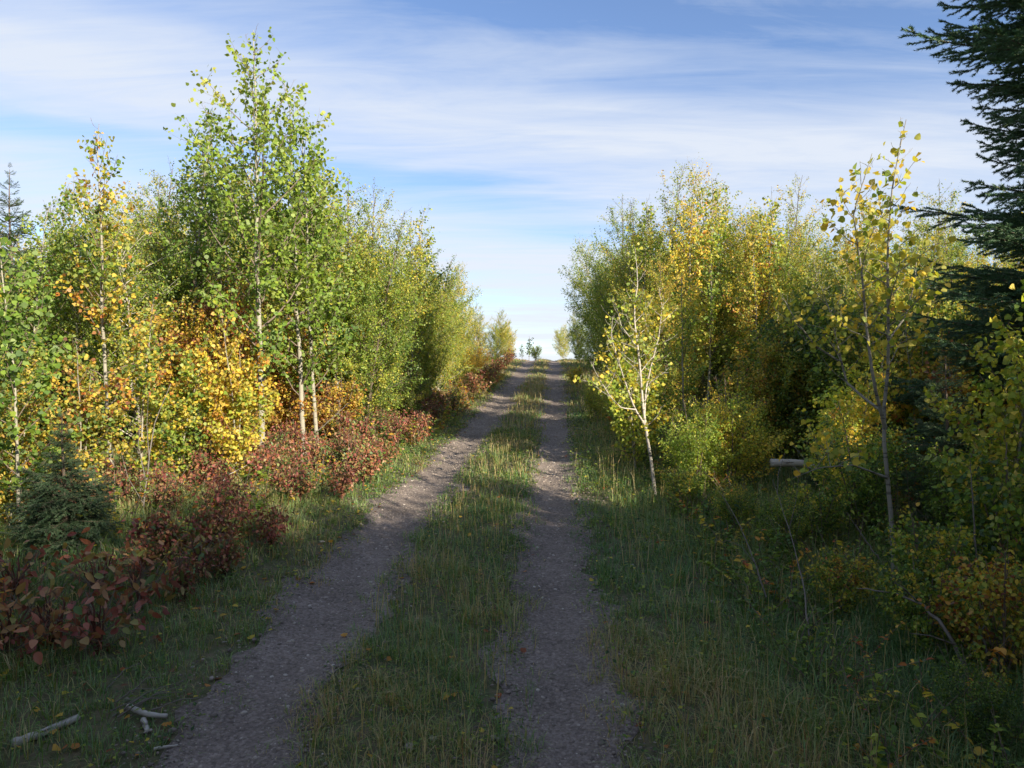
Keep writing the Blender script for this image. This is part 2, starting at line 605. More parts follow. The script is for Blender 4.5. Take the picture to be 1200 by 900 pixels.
STONES = [(1050, 3.65, .085, 'pale rounded stone lying in the grass low on the right'),
          (507, 3.02, .040, None), (577, 3.05, .038, None), (590, 3.75, .042, 'flat pale pebble left of the middle of the right wheel track'),
          (835, 4.6, .045, 'small pale stone in the right verge'), (60 + 400, 8.3, .05, None), (575, 4.5, .05, None), (712, 3.45, .05, 'brownish stone on the right edge of the right wheel track'),
          (655, 3.2, .04, None), (700, 3.15, .035, None), (480, 2.95, .05, 'grey stone at the near end of the grass strip')]
rgs = np.random.default_rng(11)
for k, (px, d, s, lab) in enumerate(STONES):
    x, y, z = at(px, d, 0)
    me = stones_mesh('stone', np.array([[0, 0, s * .15]]), np.array([s * 1.05]), rgs, np.array([rgs.uniform(.80, .92)]))
    o = link('stone', me, None, (x, y, z))
    tag(o, lab or 'small pale pebble lying loose on the right wheel track or its edge', 'stone', 'loose stones on and beside the track')


# ------------------------------------------------------------------ grass
def blades(P, hgt, wid, lean, az, rg):
    """each blade: a base quad and a tip triangle, bending over along az"""
    n = len(P)
    d = np.stack([np.cos(az), np.sin(az), np.zeros(n)], -1)
    tw = az + rg.uniform(.9, 2.2, n)
    w = np.stack([np.cos(tw), np.sin(tw), np.zeros(n)], -1) * wid[:, None] * .5
    up = np.array([0, 0, 1.])
    m = P + d * (lean * .32 * hgt)[:, None] + up * (hgt * .58)[:, None]
    tip = P + d * (lean * 1.0 * hgt)[:, None] + up * (hgt * (1 - .38 * lean))[:, None]
    V = np.stack([P - w, P + w, m + w * .75, m - w * .75, tip], 1).reshape(-1, 3)
    b = np.arange(n) * 5
    q = np.stack([b, b + 1, b + 2, b + 3], -1)
    tr = np.stack([b + 3, b + 2, b + 4], -1)
    return V, q, tr


def in_track(x, y, shrink=0.0):
    a = np.abs(x - np.interp(y, RD, RL)) < track_half(y, -1) - shrink
    b = np.abs(x - np.interp(y, RD, RR)) < track_half(y, 1) - shrink
    return a | b


def patch(x, y, f, k):
    return .5 + .25 * (np.sin(x * f + k) * np.sin(y * f * .8 + 2 * k) + np.sin((x + y) * f * .63 + 3 * k)) + .12 * np.sin(x * f * 2.7 + y * f * 1.9 + k)


def grass():
    rg = np.random.default_rng(5)
    Vs, Qs, Ts, Rs, off = [], [], [], [], 0
    # zones: (y0, y1, tufts per m2, blades per tuft, width factor)
    for (y0, y1, dens, nb, wf) in ((1.9, 4.2, 300, 13, 1.0), (4.2, 7, 200, 12, 1.3), (7, 12, 105, 10, 1.8), (12, 20, 50, 9, 2.8), (20, 34, 22, 9, 4.2), (34, 46, 16, 8, 5.5)):
        xa, xb = -.78 * y1 - .3, .78 * y1 + .3
        xa, xb = max(xa - 1.5, -6.5), min(xb, 7.5)
        n = int((xb - xa) * (y1 - y0) * dens)
        x = rg.uniform(xa, xb, n)
        y = rg.uniform(y0, y1, n)
        u = x - centre(y)
        mid = np.abs(u) < .62
        inn = in_track(x, y, .085 + .08 * (patch(x, y, 6.3, 2.0) - .5))
        keep = (x < .72 * y + .35) & (x > -.74 * y - 1.8) & ~(inn & (rg.random(n) > .02)) & (u > -5.2)
        # bare gravelly edges: fewer tufts beside the wheel tracks
        near = in_track(x, y, -.04) & ~inn
        keep &= ~(near & (rg.random(n) < .30))
        keep &= ~(mid & (patch(x, y, 3.1, 1.3) < .26) & (rg.random(n) < .5))
        x, y, u, mid, inn, near = (a[keep] for a in (x, y, u, mid, inn, near))
        m = len(x)
        p1 = patch(x, y, 2.3, .7)
        p2 = patch(x, y, 4.9, 2.1)
        # height of the tuft
        h = np.where(mid, .045 + .07 * p1 + .04 * p2, np.where(u > 0, .06 + .17 * np.clip((u - .9) / 1.8, 0, 1) + .06 * p1, .045 + .07 * np.clip((-u - .95) / 1.2, 0, 1) + .05 * p1))
        h = h * np.where(near, .7, 1) * np.where(inn, .3, 1)
        p3 = patch(x, y, 1.1, 4.2)
        dry = np.where(mid, .22 + .34 * p2 + .22 * (p3 - .5), np.where(u > 0, .20 + .34 * p1 + .30 * (p3 - .5), .20 + .36 * p1 + .2 * (p3 - .5)))
        h = h * rg.uniform(.6, 1.35, m)
        dry = dry + np.interp(y, [8, 16, 30], [0, .12, .22])
        B = m * nb
        idx = np.repeat(np.arange(m), nb)
        az = rg.uniform(0, 6.28, B)
        rad = rg.uniform(0, .045, B) * (1 + .25 * wf)
        bx = x[idx] + np.cos(az) * rad
        by = y[idx] + np.sin(az) * rad
        P = np.stack([bx, by, height(bx, by) - .006], -1)
        hg = h[idx] * rg.uniform(.45, 1.25, B)
        wd = rg.uniform(.0022, .0048, B) * wf
        ln = rg.uniform(.1, 1.25, B)
        V, q, tr = blades(P, hg, wd, ln, az + rg.normal(0, .6, B), rg)
        r = np.clip(dry[idx] + rg.normal(0, .15, B) + (rg.random(B) < .16) * .34, 0, 1)
        Vs.append(V), Qs.append(q + off), Ts.append(tr + off), Rs.append(np.repeat(r, 5))
        off += len(V)
    # thin straw-coloured seed stalks standing above the rest
    n = 5600
    y = 2.1 + 22 * rg.power(.75, n)
    u = np.where(rg.random(n) < .30, rg.normal(0, .30, n), rg.uniform(1.15, 4.2, n))
    x = centre(y) + u
    k = ~in_track(x, y, -.02) & (np.abs(x) < .75 * y)
    x, y, u = x[k], y[k], u[k]
    m = len(x)
    P = np.stack([x, y, height(x, y)], -1)
    hg = np.where(np.abs(u) < .7, rg.uniform(.10, .24, m), rg.uniform(.15, .40, m))
    V, q, tr = blades(P, hg, rg.uniform(.0022, .0035, m) * np.interp(y, [2, 8, 24], [1, 1.6, 3.2]), rg.uniform(.05, .4, m), rg.uniform(0, 6.28, m), rg)
    Vs.append(V), Qs.append(q + off), Ts.append(tr + off), Rs.append(np.repeat(np.clip(rg.normal(.80, .07, m), 0, 1), 5))
    off += len(V)
    me = make_mesh('grass', np.concatenate(Vs), [np.concatenate(Qs), np.concatenate(Ts)], {'rnd': np.concatenate(Rs)}, M_GRASS)
    o = link('grass', me, color=(.5, 1.0, 1.0, 1))
    tag(o, 'rough green and straw coloured grass on the middle strip and both verges', 'grass', kind='stuff')
    print('grass polys', len(me.polygons))


grass()


def weeds():
    """low broad-leaved weeds, clover and litter between the grass: too many to count"""
    rg = np.random.default_rng(9)
    Vs, Fs, Rs, off = [], [], [], 0

    def put(P, A, Nn, s, shape, r, quad=True):
        nonlocal off
        V, f = leaf_geom(P, A, Nn, s, shape, quad=quad)
        Vs.append(V), Fs.append(f + off), Rs.append(np.repeat(r, f.shape[1]))
        off += len(V)
    for (n, ya, yb, umin, umax, hmax, s0, r0, rs) in (
            (22000, 2.2, 12, -.62, .62, .07, .014, .22, .20), (42000, 2.2, 13, .8, 5.5, .20, .019, .24, .24), (20000, 2.6, 13, -3.2, -.85, .10, .017, .26, .26)):
        y = ya + (yb - ya) * rg.power(1.1, n)
        x = centre(y) + rg.uniform(umin, umax, n)
        k = ~in_track(x, y, .02) & (patch(x, y, 5.7, umin) > .33)
        x, y = x[k], y[k]
        m = len(x)
        P = np.stack([x, y, height(x, y) + rg.uniform(0.005, hmax, m)], -1)
        az = rg.uniform(0, 6.28, m)
        A = np.stack([np.cos(az), np.sin(az), rg.normal(.1, .3, m)], -1)
        Nn = rg.normal(0, .35, (m, 3)) + np.array([0, 0, 1.])
        put(P, A, Nn, s0 * rg.uniform(.6, 1.5, m) * np.interp(y, [2, 6, 12], [1, 1.2, 1.7]), 'oval', np.clip(rg.normal(r0, rs, m) * .8, 0, 1))
    # fallen leaves
    n = 1900
    y = 2.3 + 14 * rg.power(1.0, n)
    u = np.where(rg.random(n) < .55, rg.uniform(-3.2, -.9, n), rg.uniform(-.9, 4.5, n))
    x = centre(y) + u
    k = ~in_track(x, y, .05) | (rg.random(n) < .12)
    x, y = x[k], y[k]
    m = len(x)
    P = np.stack([x, y, height(x, y) + rg.uniform(.006, .035, m)], -1)
    az = rg.uniform(0, 6.28, m)
    A = np.stack([np.cos(az), np.sin(az), rg.normal(.1, .2, m)], -1)
    put(P, A, rg.normal(0, .3, (m, 3)) + np.array([0, 0, 1.]), .033 * rg.uniform(.6, 1.3, m), 'round', np.clip(rg.normal(.86, .12, m), 0, 1), False)
    fq = [f for f in Fs if f.shape[1] == 4]
    f6 = [f for f in Fs if f.shape[1] == 6]
    me = make_mesh('weeds', np.concatenate(Vs), [np.concatenate(fq), np.concatenate(f6)], {'rnd': np.concatenate(Rs)}, M_LEAF)
    o = link('ground_cover', me, color=(.5, 1.0, 1.0, 1))
    tag(o, 'low broad leaved weeds and fallen autumn leaves between the grass', 'ground cover', kind='stuff')


weeds()


def tangle():
    """knee-high mixed undergrowth behind both verges"""
    rg = np.random.default_rng(19)
    tb = Tubes()
    Vs, Fs, Rs, off = [], [], [], 0
    spots = []
    for _ in range(4600):
        if rg.random() < .60:
            y = 2.6 + 17 * rg.power(1.0)
            lo = np.interp(y, [2.6, 4, 6, 12, 20], [1.75, 1.75, 1.7, 1.5, 1.4])
            u = lo + 5.0 * rg.power(1.0) * rg.random() + .1
        else:
            y = 3.2 + 22 * rg.power(1.0)
            lo = np.interp(y, [3, 6, 12, 20], [1.9, 1.6, 1.25, 1.1])
            u = -(lo + 3.5 * rg.random() ** 1.3)
        spots.append((float(centre(y)) + u, y, u))
    for (x, y, u) in spots:
        if abs(x) > .76 * y + .4:
            continue
        if 6.5 < y < 9.6 and abs(x - .375 * y) < .35:
            continue
        if 3.7 < y < 5.0 and abs(x - .517 * y) < .28 or (x < -1.8 and 3.9 < y < 5.0 and abs(x + .605 * y) < .45):
            continue
        hgt = rg.uniform(.14, .50) * (.8 if u < 0 else min(1.5, .5 + .38 * (u - 1.4)))
        if rg.random() < .10:
            hgt *= 1.5
        base = np.array([x, y, H1(x, y) - .01])
        lean = rg.normal(0, .16, 2)
        t = np.linspace(0, 1, 5)
        pts = base + np.stack([lean[0] * t ** 1.6, lean[1] * t ** 1.6, hgt * t], -1)
        tb.add(pts, np.linspace(.0032, .0012, 5) * (1 + y * .06), 3)
        nl = int(rg.integers(10, 24))
        tt = rg.uniform(.12, 1, nl)
        P = np.stack([np.interp(tt, t, pts[:, i]) for i in range(3)], -1)
        az = rg.uniform(0, 6.28, nl)
        A = np.stack([np.cos(az), np.sin(az), rg.normal(.05, .35, nl)], -1)
        shape = 'long' if rg.random() < .55 else 'oval'
        s = rg.uniform(.028, .062) * rg.uniform(.6, 1.15, nl) * (.8 if y < 4.5 else 1)
        if y > 9:
            s *= 1.2
        V, f = leaf_geom(P, A, rg.normal(0, .4, (nl, 3)) + np.array([0, 0, 1.]), s, shape)
        Vs.append(V), Fs.append(f + off)
        off += len(V)
        base_r = rg.choice([.12, .20, .30, .42, .66, .86], p=[.22, .28, .2, .14, .08, .08]) if u > 0 else rg.choice([.22, .38, .5, .64, .84, .92], p=[.16, .16, .14, .2, .2, .14])
        Rs.append(np.repeat(np.clip(base_r + rg.normal(0, .06, nl), 0, 1), 6))
    me = make_mesh('undergrowth', np.concatenate(Vs), [np.concatenate(Fs)], {'rnd': np.concatenate(Rs)}, M_LEAF)
    o = link('undergrowth', me, color=(.5, 1.0, 1.05, 1))
    tag(o, 'tangled knee high leafy undergrowth behind both verges', 'undergrowth', kind='stuff')
    o = link('undergrowth_stems', tb.mesh('undergrowth_stems', M_TWIG))
    tag(o, 'thin brown stems in the tangled undergrowth', 'undergrowth', kind='stuff')


tangle()


# ------------------------------------------------------------------ broad-leaved trees and saplings
def grow_tree(name, seed, Hh, n_branch, blen, leaf, shape, per_m, bark, trunk_r=.02, low=.15, bush=1.0, quad=False, stems=1, up=.9, sparse_top=True,
              wob=.03, leafmat=None, lean=(0, 0), trunks=None, split=False, twigs=6, crown_bottom=1.0, leaf_from=.18):
    """builds thing > trunk (each stem), branch(es), crown. blen = length of the longest branches. trunks = explicit polylines [(pts, r0, r1, from)]"""
    rg = np.random.default_rng(seed)
    root = empty(name)
    polys = []
    if trunks:
        polys = trunks
    else:
        for s in range(stems):
            n = 12
            t = np.linspace(0, 1, n)
            a = rg.uniform(0, 6.28)
            sp = 0 if stems == 1 else rg.uniform(.10, .24) * Hh
            hh = Hh if s == 0 else Hh * rg.uniform(.7, .96)
            w = np.cumsum(rg.normal(0, wob * Hh * .22, (n, 2)), 0)
            w -= w[0]
            pts = np.stack([lean[0] * t + math.cos(a) * sp * t ** 1.2 + w[:, 0] * t, lean[1] * t + math.sin(a) * sp * t ** 1.2 + w[:, 1] * t, hh * t], -1)
            polys.append((pts, trunk_r * (1 if s == 0 else .75), .003, low))
    branch_tubes = Tubes()
    split_list = []
    LP, LO, LB = [], [], []
    for (pts, r0, r1, start) in polys:
        pts = np.asarray(pts, float)
        n = len(pts)
        seg = np.r_[0, np.cumsum(np.linalg.norm(np.diff(pts, axis=0), axis=1))]
        tt = seg / seg[-1]
        tr = Tubes()
        fl = np.linspace(0, 1, max(n, 14))
        P2 = np.stack([np.interp(fl, tt, pts[:, i]) for i in range(3)], -1)
        tr.add(P2, r0 * (1 - fl) ** .85 + r1 + r0 * .35 * np.exp(-fl * 30), 8)
        link('trunk', tr.mesh('trunk', bark), root)
        nb = max(3, int(n_branch * (seg[-1] / Hh if trunks else 1) / (1 if stems == 1 else stems * .7)))
        ga = rg.uniform(0, 6.28)
        for b in range(nb):
            f = start + (0.985 - start) * ((b + rg.uniform(.1, .9)) / nb)
            p0 = np.array([np.interp(f, tt, pts[:, i]) for i in range(3)])
            ga += 2.4 + rg.normal(0, .45)
            # profile: widest about a third up the crown, short at the top
            g = (f - start) / (1 - start)
            prof = (.55 * crown_bottom + .45 * min(1, g / .28)) * (1 - max(0, (g - .30) / .70) ** 1.25 * .86)
            L = blen * prof * rg.uniform(.65, 1.15)
            el = up * rg.uniform(.75, 1.2) * (0.75 + .35 * g)
            d = np.array([math.cos(ga) * math.cos(el), math.sin(ga) * math.cos(el), math.sin(el)])
            k = 6
            bp = [p0]
            dd = d.copy()
            for _ in range(k - 1):
                dd = unit(dd + rg.normal(0, .12, 3) + np.array([0, 0, .09]))
                bp.append(bp[-1] + dd * L / (k - 1))
            bp = np.array(bp)
            rb = max(.0025, min(r0 * .42, .010 * L + .0015)) * (1 - .35 * g)
            tb = Tubes() if split else branch_tubes
            tb.add(bp, np.linspace(rb, .0011, k), 5)
            brnd = rg.normal(0, .20)
            ntw = max(2, int(twigs * L / blen + 1.5))
            lines = [(bp, L, leaf_from)]
            for _ in range(ntw):
                q = rg.uniform(.15, .95)
                s0 = np.array([np.interp(q, np.linspace(0, 1, k), bp[:, i]) for i in range(3)])
                td = unit(dd * .5 + rg.normal(0, .6, 3) + np.array([0, 0, .12]))
                tl = L * rg.uniform(.22, .48) * (1.1 - .5 * q)
                m1 = s0 + td * tl * .5
                td2 = unit(td + rg.normal(0, .2, 3) + np.array([0, 0, .05]))
                tp = np.array([s0, m1, m1 + td2 * tl * .5])
                tb.add(tp, [rb * .35 + .0006, .0012, .0007], 3)
                lines.append((tp, tl, .05))
            if split:
                split_list.append(tb)
            topthin = 1.0 if not sparse_top else ((1 - .78 * max(0, (g - .62) / .38)) * (.35 if g > .93 else 1))
            for (lp, ll, fr) in lines:
                nl = rg.poisson(max(.4, per_m * ll * bush * topthin))
                if nl == 0:
                    continue
                q = rg.uniform(fr, 1.03, nl)
                kk = np.linspace(0, 1, len(lp))
                P = np.stack([np.interp(q, kk, lp[:, i]) for i in range(3)], -1)
                P += rg.normal(0, .018 + leaf * .35, (nl, 3))
                LP.append(P)
                o = P - np.array([pts[-1][0] * .5, pts[-1][1] * .5, 0]) - p0 * .3
                o[:, 2] = 0
                LO.append(o / (np.linalg.norm(o, axis=1, keepdims=True) + .05))
                LB.append(np.full(nl, brnd))
    if split:
        for tb in split_list:
            link('branch', tb.mesh('branch', bark if trunks else M_TWIG), root)
    else:
        b = link('branches', branch_tubes.mesh('branches', bark if bark is M_BIRCH else M_TWIG), root)
        b['kind'] = 'stuff'
    P = np.concatenate(LP)
    O = np.concatenate(LO)
    B = np.concatenate(LB)
    zt = P[:, 2].max()
    # colour: branch by branch, leaf by leaf, a little further turned towards the top
    r = np.clip(.5 + B * .75 + rg.normal(0, .17, len(P)) + .10 * (P[:, 2] / zt - .5), 0, 1)
    root['_leafdata'] = 0
    del root['_leafdata']
    if leaf_mode.get(name + str(seed)) == 'single':
        return root, P, O, r, rg
    V, fc = leaf_cloud(rg, P, O, leaf, shape, quad=quad)
    me = make_mesh('crown', V, [fc], {'rnd': np.repeat(r, fc.shape[1])}, leafmat or M_LEAF)
    c = link('crown', me, root)
    c['kind'] = 'stuff'
    return root


leaf_mode = {}
PROTO = {}
KIDS = {}


def kids_of(root):
    if root.name not in KIDS:
        KIDS[root.name] = [o for o in bpy.data.objects if o.parent == root]
    return KIDS[root.name]


_used = set()


def place(proto, loc, rz, scale, label, cat, group, color, sz=1.0):
    root = PROTO[proto]
    kids = kids_of(root)
    if proto not in _used:
        _used.add(proto)
        o = root
        new = kids
    else:
        o = root.copy()
        COL.objects.link(o)
        new = []
        for k in kids:
            c = k.copy()
            COL.objects.link(c)
            c.parent = o
            new.append(c)
    o.location = loc
    o.rotation_euler = (0, 0, rz)
    o.scale = (scale, scale, scale * sz)
    for c in new:
        c.color = (*color, 1)
    tag(o, label, cat, group)
    return o


PH = {}


def proto(key, h, *a, **kw):
    PROTO[key] = grow_tree(*a, **kw)
    PH[key] = h


# young aspens with larger round leaves, near the left edge and along both sides
proto('aspenA', 5.0, 'aspen_tree', 101, 5.0, 44, 1.35, .046, 'round', 40, M_ASPEN, trunk_r=.034, low=.18, twigs=10)
proto('aspenB', 4.6, 'aspen_tree', 102, 4.6, 42, 1.25, .046, 'round', 38, M_ASPEN, trunk_r=.028, low=.14, twigs=10, lean=(.25, .1))
proto('aspenC', 4.2, 'aspen_tree', 103, 4.2, 42, 1.0, .048, 'round', 36, M_ASPEN, trunk_r=.024, low=.18, twigs=8, lean=(-.15, .1))
proto('sapling', 2.8, 'aspen_sapling', 104, 2.8, 30, .85, .050, 'round', 42, M_ASPEN, trunk_r=.014, low=.10, twigs=8)
proto('saplingB', 2.4, 'aspen_sapling', 105, 2.4, 34, .85, .050, 'round', 48, M_ASPEN, trunk_r=.012, low=.05, twigs=8, stems=2)
# birches with small dense leaves
proto('birchA', 4.6, 'birch_tree', 111, 4.6, 80, 1.35, .040, 'oval', 74, M_BROWN, trunk_r=.028, low=.03, twigs=12, stems=2, quad=True, up=.8, crown_bottom=1.5)
proto('birchB', 4.4, 'birch_tree', 112, 4.4, 76, 1.40, .042, 'oval', 70, M_BIRCH, trunk_r=.030, low=.04, twigs=12, quad=True, up=.75, stems=2, crown_bottom=1.4)
proto('birchC', 4.8, 'birch_tree', 113, 4.8, 84, 1.25, .040, 'oval', 74, M_BROWN, trunk_r=.026, low=.03, twigs=12, quad=True, up=.9, stems=3, crown_bottom=1.5)
proto('bigbush', 2.3, 'leafy_bush', 114, 2.3, 90, .95, .046, 'oval', 75, M_TWIG, trunk_r=.014, low=.03, twigs=9, quad=True, up=.7, stems=7, crown_bottom=1.6)
# low shrubs
proto('shrubA', 1.5, 'leafy_shrub', 121, 1.5, 44, .60, .034, 'oval', 95, M_TWIG, trunk_r=.009, low=.05, twigs=7, stems=6, quad=True, up=.7, crown_bottom=1.4)
proto('shrubB', 1.2, 'leafy_shrub', 122, 1.2, 36, .55, .044, 'oval', 62, M_TWIG, trunk_r=.008, low=.05, twigs=6, stems=7, up=.65, crown_bottom=1.4)
proto('redA', .60, 'red_shrub', 131, .60, 30, .30, .050, 'long', 30, M_REDSTEM, trunk_r=.004, low=.10, twigs=4, stems=9, up=.6, leafmat=M_RED, sparse_top=False, wob=.10)
proto('redB', .50, 'red_shrub', 132, .50, 26, .30, .042, 'oval', 34, M_REDSTEM, trunk_r=.004, low=.10, twigs=4, stems=9, up=.5, leafmat=M_RED, sparse_top=False, wob=.10)
for k, r_ in PROTO.items():
    kids_of(r_)
    print(k, sum(len(o.data.polygons) for o in kids_of(r_)))


def tree_at(key, px, d, top, label, group, season, mixed=.8, val=1.0, cat='tree', rz=None, dx=0):
    """places a tree whose foot stands at column px, distance d, and whose tip reaches the row top of the photograph"""
    x, y, z = at(px, d)
    zt = CAM_H + (450 - top) / F * d
    s = (zt - z) / PH[key]
    rz = random.uniform(0, 6.28) if rz is None else rz
    return place(key, (x, y, z), rz, s if s < 1.35 else 1.35, label, cat, group, (season, mixed, val), sz=1.0 if s < 1.35 else s / 1.35)


GL = 'young trees along the left side of the track'
GR = 'young trees along the right side of the track'
LEFT = [
    ('sapling', 22, 5.4, 262, 'sapling with big pale green leaves at the left edge of the photo', .28, .36, 1.15),
    ('aspenC', 131, 8.2, 150, 'slender aspen with a pale trunk and yellow top, left of the tallest tree', .50, .8, 1.0),
    ('aspenC', 62, 10.0, 215, 'green aspen between the left edge and the yellow-topped aspen', .36, .7, 1.0),
    ('aspenB', 215, 10.0, 128, 'round-crowned green aspen just left of the tallest tree', .29, .40, 1.0),
    ('aspenA', 307, 8.7, 32, 'tallest aspen, grey trunk and thin open tip, left of the track', .38, .36, 1.15),
    ('aspenB', 356, 9.4, 82, 'aspen with white lower trunk, left one of the pale pair right of the tallest tree', .36, .36, 1.12),
    ('aspenC', 372, 9.6, 135, 'aspen with white lower trunk, right one of the pale pair right of the tallest tree', .32, .36, 1.12),
    ('birchA', 420, 12.0, 222, 'bushy yellow-green tree right of the pale-trunked pair', .42, .6, 1.1),
    ('aspenB', 478, 13.6, 240, 'aspen with a grey trunk at the left verge, halfway to the crest', .42, .6, 1.1),
    ('birchB', 500, 16.0, 285, 'yellow-green birch overhanging the left verge before the orange tree', .44, .6, 1.1),
    ('birchA', 530, 20.0, 325, 'small yellow tree on the left, third before the crest', .54, .6, 1.1),
    ('birchC', 553, 24.5, 352, 'green and gold tree on the left near the crest', .48, .8, 1.1),
    ('shrubA', 553, 21.0, 392, 'orange-leaved bush standing in front of the left trees near the crest', .70, .5, 1.2),
    ('birchA', 580, 29.0, 362, 'yellow-green small tree second last before the crest on the left', .50, .6, 1.1),
    ('birchB', 596, 34.0, 374, 'orange-topped small tree last before the crest on the left', .62, .5, 1.15),
    ('birchB', 445, 13.5, 258, 'full yellow-green birch between the bushy tree and the grey-trunked verge aspen', .44, .6, 1.1),
    ('birchC', 490, 15.0, 262, 'slim leafy birch just right of the grey-trunked verge aspen', .42, .6, 1.1),
    ('birchB', 514, 18.5, 305, 'gold-flecked birch between the overhanging birch and the small yellow tree', .50, .7, 1.1),
    ('aspenB', 398, 11.0, 185, 'tall green aspen filling the gap right of the white trunks', .38, .6, 1.1),
    ('aspenB', 265, 10.5, 118, 'green aspen close behind the tallest tree', .32, .6, 1.0),
    ('birchA', 170, 11.0, 185, 'olive birch behind the gap left of the round-crowned aspen', .40, .7, 1.0),
    ('aspenB', 28, 8.6, 232, 'green aspen rising behind the left edge sapling, in front of the tall dark spruce', .30, .4, 1.1),
    ('aspenC', 92, 9.2, 205, 'light green aspen immediately left of the yellow-topped aspen', .34, .45, 1.1),
    ('birchB', 165, 9.6, 210, 'leafy birch immediately right of the yellow-topped aspen', .40, .6, 1.1),
    ('birchC', 428, 11.5, 205, 'yellow-green birch whose crown touches the bushy tree right of the white trunks', .42, .5, 1.15),
    ('saplingB', 278, 7.4, 372, 'yellow-leaved sapling in front of the tallest tree', .60, .55, 1.15),
    ('saplingB', 205, 7.2, 395, 'bright green low sapling left of the yellow-leaved one', .38, .8, 1.1),
    ('sapling', 165, 7.0, 350, 'sapling with gold and orange leaves left of the green low sapling', .60, .9, 1.0),
    ('saplingB', 95, 6.6, 400, 'gold and rust sapling behind the small spruce', .58, 1.0, .9),
    ('saplingB', 10, 5.8, 430, 'low yellowish sapling at the left edge beside the small spruce', .52, .9, .9),
    ('shrubA', 435, 11.6, 420, 'olive bush at the left verge under the yellow-green tree', .38, .6, .9),
    ('shrubA', 480, 12.6, 425, 'olive bush at the foot of the grey-trunked verge aspen', .36, .7, .85),
    ('shrubB', 345, 9.8, 440, 'brown and red bush between the white trunks', .82, .6, .8),
    ('shrubB', 395, 10.4, 440, 'rusty bush right of the white trunks', .78, .6, .8),
]
for (key, px, d, top, lab, se, mx, va) in LEFT:
    tree_at(key, px, d, top, lab, 'bushes at the feet of the left trees' if key.startswith('shrub') else GL, se, mx, va, cat='bush' if key.startswith('shrub') else 'tree')

